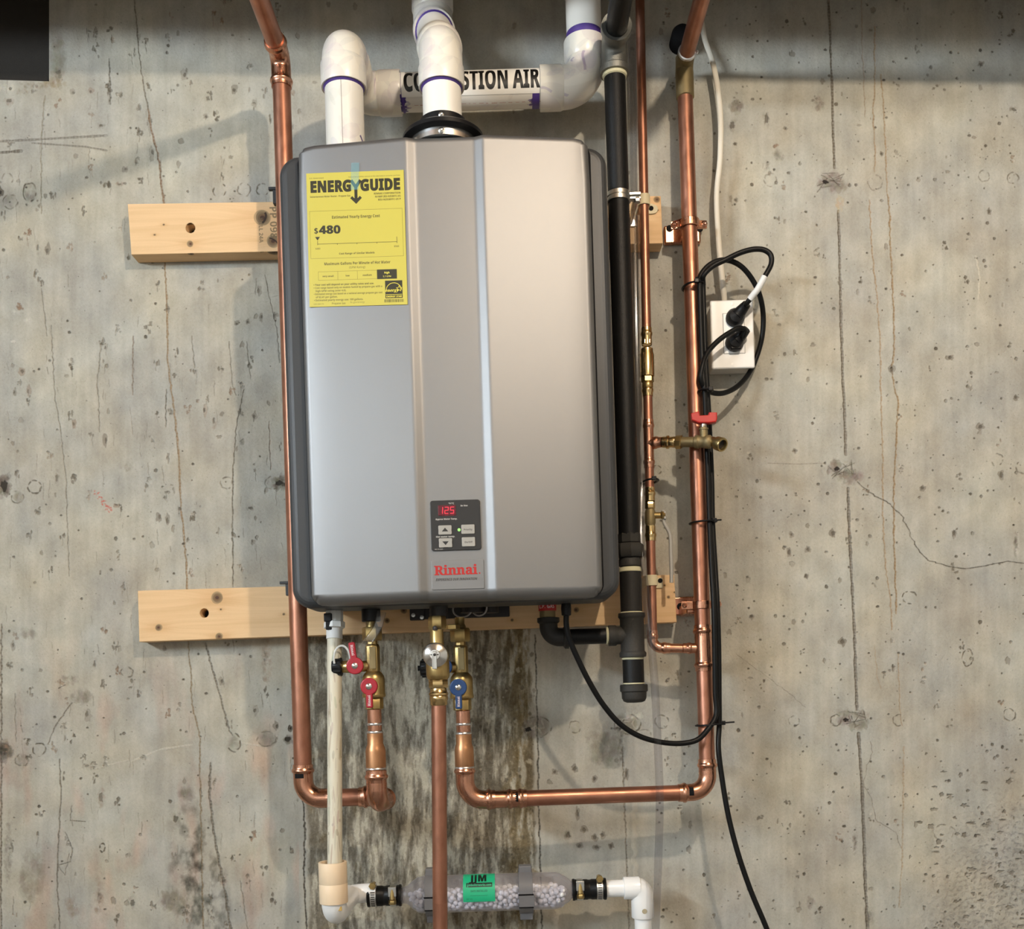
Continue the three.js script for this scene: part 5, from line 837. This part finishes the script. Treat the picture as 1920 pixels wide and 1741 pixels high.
// ---------------------------------------------------------------- condensate drain and neutralizer
{
  const A = W(627, 1150, 0.2), B = W(628, 1640, 0.25), d = dirTo(A, B), u = d.clone().negate(), R = (py) => row(A, B, py), m = 0.00087;
  const t = thing('drain_pipe', 'cream plastic drain pipe streaked with grime, from the heater down into the tan cup', 'pipe', A);
  const grime = tex(canvas(128, 1024, (q) => { q.fillStyle = '#d9d3bf'; q.fillRect(0, 0, 128, 1024); for (let i = 0; i < 260; i++) { q.fillStyle = `rgba(${120 + rr(-30, 20)},${108 + rr(-30, 16)},${80 + rr(-20, 16)},${rr(0.05, 0.3)})`; q.beginPath(); q.ellipse(rr(0, 128), rr(0, 1024), rr(0.8, 4), rr(3, 46), rr(-0.1, 0.1), 0, 7); q.fill(); } for (let i = 0; i < 40; i++) { q.fillStyle = 'rgba(84,70,48,0.5)'; q.beginPath(); q.ellipse(rr(0, 128), rr(0, 1024), rr(0.8, 2.4), rr(1, 6), 0, 0, 7); q.fill(); } })); grime.repeat.set(13.7, 2);
  obj('pipe', cyl(R(1185), B, 0.0118, 28), std([0.92, 0.92, 0.92], 0.5, 0, { map: grime }), t);
  obj('coupling', revolve(R(1198), u, [[0.0115, 0], [15.2 * m, 0.0005], [15.2 * m, 21 * m], [12 * m, 22 * m]], 28), M.adapterGrey, t);
  obj('adapter', [nut(R(1178), u, 20 * m, 13 * m, 8), revolve(R(1166), u, [[14 * m, 0], [16.5 * m, 2 * m], [16.5 * m, 30 * m], [13 * m, 34 * m]], 10, true)], M.adapterGrey, t, 'pale grey threaded adapter');
  const c = R(1160); obj('clip', [rbox(V(c.x - 9 * m, c.y + 2 * m, c.z + 16 * m), 15 * m, 16 * m, 9 * m, 0.002), rbox(V(c.x - 8 * m, c.y - 12 * m, c.z + 16 * m), 11 * m, 18 * m, 6 * m, 0.0015)], M.black, t);
  // tan cup over a white elbow
  const z = 0.25, mz = mpp(z), cup = W(626, 1692, z), top = cup.y + 77 * mz, f = thing('drain_cup', 'tan plastic cup on a white elbow catching the condensate pipe, at the bottom left', 'cup', cup);
  obj('cup', [revolve(V(cup.x, cup.y, z), V(0, 1, 0), [[20 * mz, 0], [26 * mz, 0.0005], [26.5 * mz, 2 * mz], [26.5 * mz, 36 * mz], [26.2 * mz, 36.5 * mz], [26.2 * mz, 37.5 * mz], [26.5 * mz, 38 * mz], [26.5 * mz, 76 * mz], [26 * mz, 77 * mz], [22 * mz, 77 * mz], [21.5 * mz, 76 * mz], [21.5 * mz, 10 * mz], [0, 10 * mz]], 40)], M.peach, f);
  const zn = 0.088, ln = W(640, 1675, zn).y, ex = cup.x, el = fillet([V(ex, cup.y + 0.012, z), V(ex, ln, z), V(ex, ln, zn), V(W(706, 1674, zn).x, ln, zn)], 0.026, 14);
  obj('elbow', tube(el, (s) => (s < 0.55 ? 0.0195 : 0.0165), 30), M.pvcWhite, f, 'white elbow and stub');
  const pp = W(649, 1699, z); obj('sticker_scrap', rbox(V(ex + 12 * mz, cup.y - 8 * mz, z + 15.5 * mz), 11 * mz, 8 * mz, 0.001, 0.0003), std([0.55, 0.36, 0.10], 0.6), f, 'brown scrap of label');

  // neutralizer
  const ny = W(900, 1673, zn).y, X = (px) => W(px, 1673, zn).x, m2 = mpp(zn), nt = thing('condensate_neutralizer', 'clear plastic neutralizer tube with a green sticker, lying along the wall', 'neutralizer', V(X(912), ny, zn)), P = (px) => V(X(px), ny, zn), E = V(1, 0, 0);
  const Rt = 34.5 * m2;
  obj('tube', revolve(P(750), E, [[15, 0], [15.5, 8], [17, 14], [26, 24], [33, 34], [34.5, 44], [34.5, 292], [32, 300], [22, 316], [16, 322], [15, 330], [15, 340]].map(([a, b]) => [a * m2, b * m2]), 44), M.haze, nt);
  for (const [x0, x1, s] of [[689, 753, 1], [1073, 1137, -1]]) {
    obj('rubber_coupling', revolve(P(x0), E, [[16, 0], [20, 0.5], [20.5, 4], [19, 6], [19, 28], [18, 30], [18, 34], [19, 36], [19, x1 - x0 - 6], [20.5, x1 - x0 - 4], [20, x1 - x0 - 0.5], [16, x1 - x0]].map(([a, b]) => [a * m2, b * m2]), 32), M.rubber, nt);
    for (const [k, up] of s > 0 ? [[701, 1], [738, 0]] : [[1087, 0], [1124, 1]]) {
      const b = obj('hose_clamp', revolve(P(k - 6), E, [[19.2, 0], [20.3, 0.5], [20.3, 11.5], [19.2, 12]].map(([a, q]) => [a * m2, q * m2]), 32), M.zinc, nt), c0 = up ? V(X(k), ny + 22 * m2, zn + 6 * m2) : V(X(k), ny + 2 * m2, zn + 22 * m2);
      obj('worm_screw', up ? [nut(c0.clone().add(V(0, 0, 6 * m2)), V(0, 0, 1), 7 * m2, 8 * m2), cyl(c0.clone().add(V(0, 0, -12 * m2)), c0.clone().add(V(0, 0, 7 * m2)), 4.5 * m2, 14)] : [cyl(c0.clone().add(V(0, 14 * m2, -3 * m2)), c0.clone().add(V(0, -6 * m2, 0)), 5 * m2, 14), nut(c0.clone().add(V(0, -6 * m2, 0)), V(0, -1, 0), 7 * m2, 8 * m2)], M.brass, b);
      if (!up) obj('screw_housing', rbox(c0.clone().add(V(0, 9 * m2, -2 * m2)), 15 * m2, 18 * m2, 8 * m2, 0.001), M.zinc, b);
      else { const sl = []; for (let i = 0; i < 9; i++) { const a = -0.9 + i * 0.2; sl.push(rbox(V(X(k), ny + Math.sin(a) * 20.3 * m2, zn + Math.cos(a) * 20.3 * m2), 7 * m2, 1.4 * m2, 0.8 * m2, 0.0001, 1)); } obj('slots', sl, M.dark, b); }
    }
  }
  obj('outlet_elbow', [cyl(P(1130), P(1176), 16 * m2, 28), revolve(P(1169), E, [[16, 0], [20.5, 0.5], [21, 2], [21, 30]].map(([a, b]) => [a * m2, b * m2]), 32), tube(fillet([P(1185), P(1204), V(X(1204), ny - 34 * m2, zn)], 14 * m2, 10), 20.5 * m2, 30), revolve(V(X(1204), ny - 56 * m2, zn), V(0, 1, 0), [[16, 0], [20.5, 0.5], [21.2, 2], [21.2, 34]].map(([a, b]) => [a * m2, b * m2]), 32), cyl(V(X(1204), ny - 50 * m2, zn), V(X(1204), 0.6, zn), 16 * m2, 28)], M.pvcWhite, nt, 'white elbow and drop pipe');
  obj('gate_mark', revolve(V(X(1205), ny - 40 * m2, zn + 20.5 * m2), V(0, 0, 1), [[5 * m2, 0], [4.5 * m2, 0.0012], [0, 0.0008]], 14), std([0.42, 0.36, 0.24], 0.6), nt);
  const lb = canvas(600, 512, (q) => { q.fillStyle = '#1fae7c'; q.fillRect(0, 0, 600, 512); q.fillStyle = '#12201a'; q.font = 'bold 190px sans-serif'; q.textAlign = 'center'; q.save(); q.translate(296, 212); q.scale(1.05, 1.1); q.fillText('JJM', 0, 0); q.strokeStyle = '#12201a'; q.lineWidth = 10; q.strokeText('JJM', 0, 0); q.restore(); q.fillRect(60, 236, 490, 66); q.fillStyle = '#37c08f'; q.font = 'bold 48px sans-serif'; q.fillText('jjmboilerworks.com', 305, 286, 460); q.fillStyle = '#14503a'; q.font = 'bold 40px sans-serif'; q.fillText('DATE INSTALLED', 300, 372, 320); q.fillRect(130, 420, 330, 4); q.textAlign = 'left'; q.font = '30px sans-serif'; q.fillText('REF: 024', 60, 480); });
  const pos = [], nor = [], uv = [], lx0 = X(870), lx1 = X(929), a0 = -0.28, a1 = 1.62, K = 14; for (let i = 0; i < K; i++) { const q = [0, 1].map((j) => a0 + ((a1 - a0) * (i + j)) / K), p = (a, xx) => [xx, ny + Math.sin(a) * (Rt + 0.0005), zn + Math.cos(a) * (Rt + 0.0005)]; for (const [a, xx, uu, vv] of [[q[0], lx0, 0, i], [q[0], lx1, 1, i], [q[1], lx1, 1, i + 1], [q[0], lx0, 0, i], [q[1], lx1, 1, i + 1], [q[1], lx0, 0, i + 1]]) { pos.push(...p(a, xx)); nor.push(0, Math.sin(a), Math.cos(a)); uv.push(uu, vv / K); } }
  obj('sticker', build(pos, nor, uv), std([1, 1, 1], 0.4, 0, { map: tex(lb), side: THREE.DoubleSide }), nt, 'green printed sticker');
  for (const px of [986, 812]) { // grey snap clips
    const s = new THREE.Shape(); s.absarc(0, 0, Rt + 0.006, 0, Math.PI * 2, false); const hole = new THREE.Path(); hole.absarc(0, 0, Rt + 0.0012, 0, Math.PI * 2, true); s.holes.push(hole);
    const g = ext(s, -13 * m2, 26 * m2, 0.0008, 2, 40); g.rotateY(Math.PI / 2); g.translate(X(px), ny, zn);
    const c = obj('pipe_clip', [g, rbox(V(X(px), ny, zn / 2 - Rt / 2), 26 * m2, 0.05, zn - Rt, 0.001), rbox(V(X(px), ny + Rt + 0.008, zn + 0.004), 24 * m2, 0.013, 0.02, 0.002), rbox(V(X(px), ny - Rt - 0.008, zn + 0.004), 24 * m2, 0.014, 0.02, 0.002), rbox(V(X(px) + 1 * m2, ny - 10 * m2, zn + Rt + 0.005), 29 * m2, 21 * m2, 0.007, 0.001)], M.grey, nt, 'grey snap clip');
    obj('joint', [rbox(V(X(px), ny + 2 * m2, zn + Rt + 0.0062), 28 * m2, 2.2 * m2, 0.003, 0.0003), rbox(V(X(px), ny - 22 * m2, zn + Rt * 0.85 + 0.0062), 27 * m2, 2.2 * m2, 0.006, 0.0003)], M.blackMatte, c);
  }
  // white pellets lying in the lower part of the tube
  const ball = new THREE.IcosahedronGeometry(1, 2), spots = [], rb = 5.1 * m2;
  for (let k = 0; k < 60000 && spots.length < 900; k++) { // dropped at random, none closer than a pellet's width
    const px = rr(X(770), X(1060)), y = rr(-Rt, 9 * m2), zz = rr(-Rt, Rt), q = rb * rr(0.86, 1.06), e = Math.min(1, (px - X(756)) / (28 * m2), (X(1068) - px) / (16 * m2));
    if (Math.hypot(y, zz) > Rt * e - q * 1.05 || y > 3 * m2 + 5 * m2 * noise(px * 45, zz * 45)) continue;
    if (spots.every((t) => (t[0] - px) ** 2 + (t[1] - ny - y) ** 2 + (t[2] - zn - zz) ** 2 > (rb * 1.62) ** 2)) spots.push([px, ny + y, zn + zz, q]);
  }
  const im = new THREE.InstancedMesh(ball, std([0.86, 0.86, 0.87], 0.7), spots.length), mt = new THREE.Matrix4(); spots.forEach(([a, b, c, s], i) => im.setMatrixAt(i, mt.makeScale(s, s, s).setPosition(a, b, c)));
  im.name = 'mineral_pellets'; tag(im, 'white round pellets filling the lower part of the clear neutralizer tube', 'pellets'); im.userData.kind = 'stuff'; scene.add(im);
}

// ---------------------------------------------------------------- clear hose, outlet, cables
solo('clear_hose', 'clear plastic hose hanging between the black gas pipe and the thin copper pipe', 'hose', tube(smooth([W(1184, 60, 0.085), W(1187, 200, 0.085), W(1190, 420, 0.09), W(1193, 600, 0.095), W(1197, 760, 0.1), W(1203, 900, 0.105), W(1202, 1000, 0.125), W(1207, 1080, 0.14), W(1216, 1160, 0.15), W(1226, 1260, 0.155), W(1233, 1390, 0.155), W(1237, 1500, 0.155), W(1234, 1620, 0.15), W(1229, 1760, 0.145), W(1228, 1900, 0.14)], 110), 0.0068, 16, { caps: false }), M.clear);
solo('cable', 'flat off-white electric cable running down the wall into the outlet box', 'cable', tube(smooth([W(1312, 20, 0.012), W(1322, 75, 0.02), W(1335, 112, 0.03), W(1345, 160, 0.034), W(1351, 220, 0.036), W(1350, 300, 0.036), W(1344, 360, 0.034), W(1346, 430, 0.033), W(1352, 500, 0.032), W(1357, 545, 0.03), W(1359, 575, 0.026)], 90), 0.005, 14, { flat: 0.7 }), M.cable);
{
  const zp = 0.05, a = W(1333.5, 691.5, zp), b = W(1413.5, 560.5, zp), cx = (a.x + b.x) / 2, cy = (a.y + b.y) / 2, w = b.x - a.x - 0.003, h = b.y - a.y, t = thing('electrical_outlet', 'white wall outlet with a rectangular face and two black plugs in it', 'outlet', V(cx, cy, 0));
  obj('box', rbox(V(cx, cy, 0.022), w - 0.008, h - 0.008, 0.0435, 0.002), std([0.62, 0.60, 0.56], 0.5), t);
  obj('cover_plate', ext(rrect(cx - w / 2, cy - h / 2, cx + w / 2, cy + h / 2, 0.003), 0.0436, 0.0066, 0.0028, 4), M.plate, t);
  const r0 = W(1376, 625, zp); obj('receptacle', [ext(rrect(r0.x - 0.0185, r0.y - 0.0355, r0.x + 0.0185, r0.y + 0.0355, 0.001), 0.049, 0.0022, 0.0007)], M.pvcWhite, t);
  const fr = rrect(r0.x - 0.0193, r0.y - 0.0363, r0.x + 0.0193, r0.y + 0.0363, 0.001); obj('receptacle_gap', ext(fr, 0.0488, 0.0016, 0.0001, 1), std([0.25, 0.24, 0.22], 0.6), t);
  for (const py of [570, 683]) { const p = W(1374, py, zp); obj('screw', revolve(V(p.x, p.y, 0.0498), V(0, 0, 1), [[0.003, 0], [0.0028, 0.0006], [0, 0.0008]], 12), M.plate, t); }
  const sh = W(1378, 596, 0.052), dT = V(0.62, 0.62, 0.7).normalize(), sb = W(1377, 642, 0.052), dB = V(0.45, 0.75, 0.7).normalize();
  // cords
  const RP = (py, o, z) => { const p = row(RA, RB, py); return V(p.x + 0.0136 + o, p.y, p.z + z); };
  const plugShape = (c, d) => [revolve(V(c.x, c.y, 0.0512), V(0, 0, 1), [[0, 0], [0.0165, 0], [0.0165, 0.006], [0.0145, 0.011], [0.012, 0.016], [0, 0.02]], 22), tube([c.clone().add(V(0, 0, 0.008)), c.clone().addScaledVector(d, 0.014), c.clone().addScaledVector(d, 0.024), c.clone().addScaledVector(d, 0.032)], (s) => 0.0125 - s * 0.005, 16)];
  const cordTop = sh.clone().addScaledVector(dT, 0.032);
  const k1 = thing('power_cord', 'black cord with a white tag, from the upper plug down past the bottom edge', 'cord', cordTop, 'black power cords');
  const loop = [cordTop, W(1399, 570, 0.078), W(1410, 556, 0.088), W(1420, 543, 0.094), W(1434, 518, 0.1), W(1446, 494, 0.1), W(1445, 478, 0.1), W(1434, 469, 0.1), W(1415, 467, 0.1), W(1390, 473, 0.1), W(1360, 487, 0.1), W(1335, 500, 0.1), W(1319, 517, 0.1), RP(540, 0.0035, 0.018), RP(600, 0.0035, 0.016), RP(680, 0.004, 0.014), RP(738, 0.006, 0.012), RP(800, 0.008, 0.008), RP(900, 0.009, 0.008), RP(980, 0.008, 0.008), RP(1080, 0.009, 0.014), RP(1140, 0.009, 0.02), RP(1220, 0.0095, 0.016), RP(1300, 0.008, 0.014), RP(1357, 0.007, 0.012), W(1347, 1400, 0.13), W(1354, 1460, 0.132), W(1366, 1530, 0.135), W(1384, 1600, 0.14), W(1408, 1670, 0.143), W(1430, 1722, 0.145), W(1452, 1775, 0.145)];
  obj('cord', tube(smooth(loop, 260), 0.0046, 12), M.rubber, k1);
  obj('plug', plugShape(sh, dT), M.black, k1);
  const tg = smooth([W(1406, 561, 0.085), W(1412, 553, 0.089), W(1420, 543, 0.094), W(1428, 529, 0.098), W(1434, 518, 0.1)], 20); obj('cord_tag', tube(tg, 0.0056, 12), std([0.72, 0.72, 0.71], 0.5), k1, 'white wrapped tag');
  const k2 = thing('power_cord', 'black cord from the underside of the heater to the lower plug of the outlet', 'cord', W(1063, 1150, 0.2), 'black power cords');
  const l2 = [W(1064, 1120, 0.2), W(1062, 1150, 0.2), W(1062, 1172, 0.2), W(1068, 1198, 0.198), W(1084, 1236, 0.192), W(1106, 1280, 0.184), W(1132, 1322, 0.175), W(1164, 1358, 0.165), W(1200, 1380, 0.155), W(1240, 1391, 0.147), W(1280, 1393, 0.142), W(1308, 1386, 0.14), W(1327, 1367, 0.137), RP(1340, 0.0005, 0.02), RP(1300, 0.0005, 0.02), RP(1220, 0.001, 0.024), RP(1140, 0.0015, 0.026), RP(1080, 0.0015, 0.02), RP(980, 0.001, 0.016), RP(900, 0.001, 0.016), RP(800, 0.0005, 0.016), RP(738, -0.001, 0.02), RP(680, -0.003, 0.02), RP(600, -0.004, 0.022), RP(545, -0.004, 0.024), W(1312, 520, 0.092), W(1326, 500, 0.09), W(1346, 489, 0.088), W(1366, 488, 0.085), W(1388, 498, 0.08), W(1408, 520, 0.07), W(1424, 552, 0.06), W(1431, 590, 0.045), W(1429, 630, 0.035), W(1420, 665, 0.028), W(1404, 700, 0.03), W(1380, 726, 0.05), W(1354, 737, 0.07), W(1333, 735, 0.085), W(1320, 727, 0.098), W(1314, 710, 0.106), W(1317, 686, 0.106), W(1326, 662, 0.1), W(1345, 640, 0.094), W(1367, 624, 0.09), W(1386, 615, 0.086), W(1396, 619, 0.08), W(1393, 632, 0.072), sb.clone().addScaledVector(V(0.55, 0.5, 0.67).normalize(), 0.02)];
  obj('cord', tube(smooth(l2, 380), 0.0046, 12), M.rubber, k2);
  obj('plug', [...plugShape(sb, V(0.55, 0.5, 0.67).normalize()), rbox(V(sb.x, sb.y - 0.008, 0.058), 0.02, 0.016, 0.013, 0.003)], M.black, k2);
  obj('strain_relief', [revolve(W(1062, 1154, 0.2), V(0, 1, 0), [[0.0052, 0], [0.0078, 0.001], [0.0085, 0.012], [0.0075, 0.022], [0.0095, 0.024], [0.0095, 0.03]], 16)], M.black, k2);
}
{
  // black cable ties
  const tie = (label, c, rx, rz, tilt, tailTo, headAt) => {
    const t = thing('cable_tie', label, 'cable tie', c, 'cable ties along the pipes'), p = [];
    for (let i = 0; i < 36; i++) { const a = (i / 36) * 6.2832; p.push(V(c.x + Math.cos(a) * rx, c.y + Math.cos(a) * tilt, c.z + Math.sin(a) * rz)); }
    obj('band', tube(p, 0.0028, 8, { closed: true, flat: 0.6 }), M.black, t);
    obj('head', rbox(V(c.x + headAt[0], c.y + headAt[1], c.z + headAt[2]), 0.0075, 0.007, 0.006, 0.001), M.black, t);
    if (tailTo) obj('tail', tube([V(c.x + headAt[0], c.y + headAt[1], c.z + headAt[2]), V(c.x + headAt[0] + tailTo[0], c.y + headAt[1] + tailTo[1], c.z + headAt[2] + tailTo[2])], 0.0024, 8, { flat: 0.6 }), M.black, t);
  };
  let c = row(RA, RB, 540); tie('black cable tie round the thick copper pipe left of the outlet', V(c.x + 0.0025, c.y, c.z + 0.006), 0.0185, 0.024, 0.001, [0.0, 0.006, 0.002], [0.001, 0.001, 0.0245]);
  c = row(RA, RB, 738); tie('black cable tie bundling both cords below the outlet', V(c.x + 0.0155, c.y, c.z + 0.016), 0.0115, 0.014, 0, null, [0.006, 0, 0.013]);
  c = row(RA, RB, 980); tie('black cable tie round the copper pipe and cords above the copper strap hanger', V(c.x + 0.006, c.y, c.z + 0.004), 0.0225, 0.021, 0.001, [0.012, 0.0005, -0.002], [0.017, 0.0012, 0.014]);
  c = row(RA, RB, 1357); tie('black cable tie with a long tail, lowest on the thick right copper pipe', V(c.x + 0.006, c.y, c.z + 0.006), 0.0235, 0.022, 0.002, [0.019, 0.001, 0.002], [0.02, 0.002, 0.012]);
  c = row(SA_, SB_, 905); tie('black cable tie holding the clear hose to the thin copper pipe', V(c.x - 0.001, c.y, c.z + 0.012), 0.0135, 0.024, 0.0012, null, [0.004, 0.001, 0.0235]);
}

scene.traverse((o) => { if (o.isMesh) { o.castShadow = true; o.receiveShadow = true; } });
renderer.render(scene, camera);
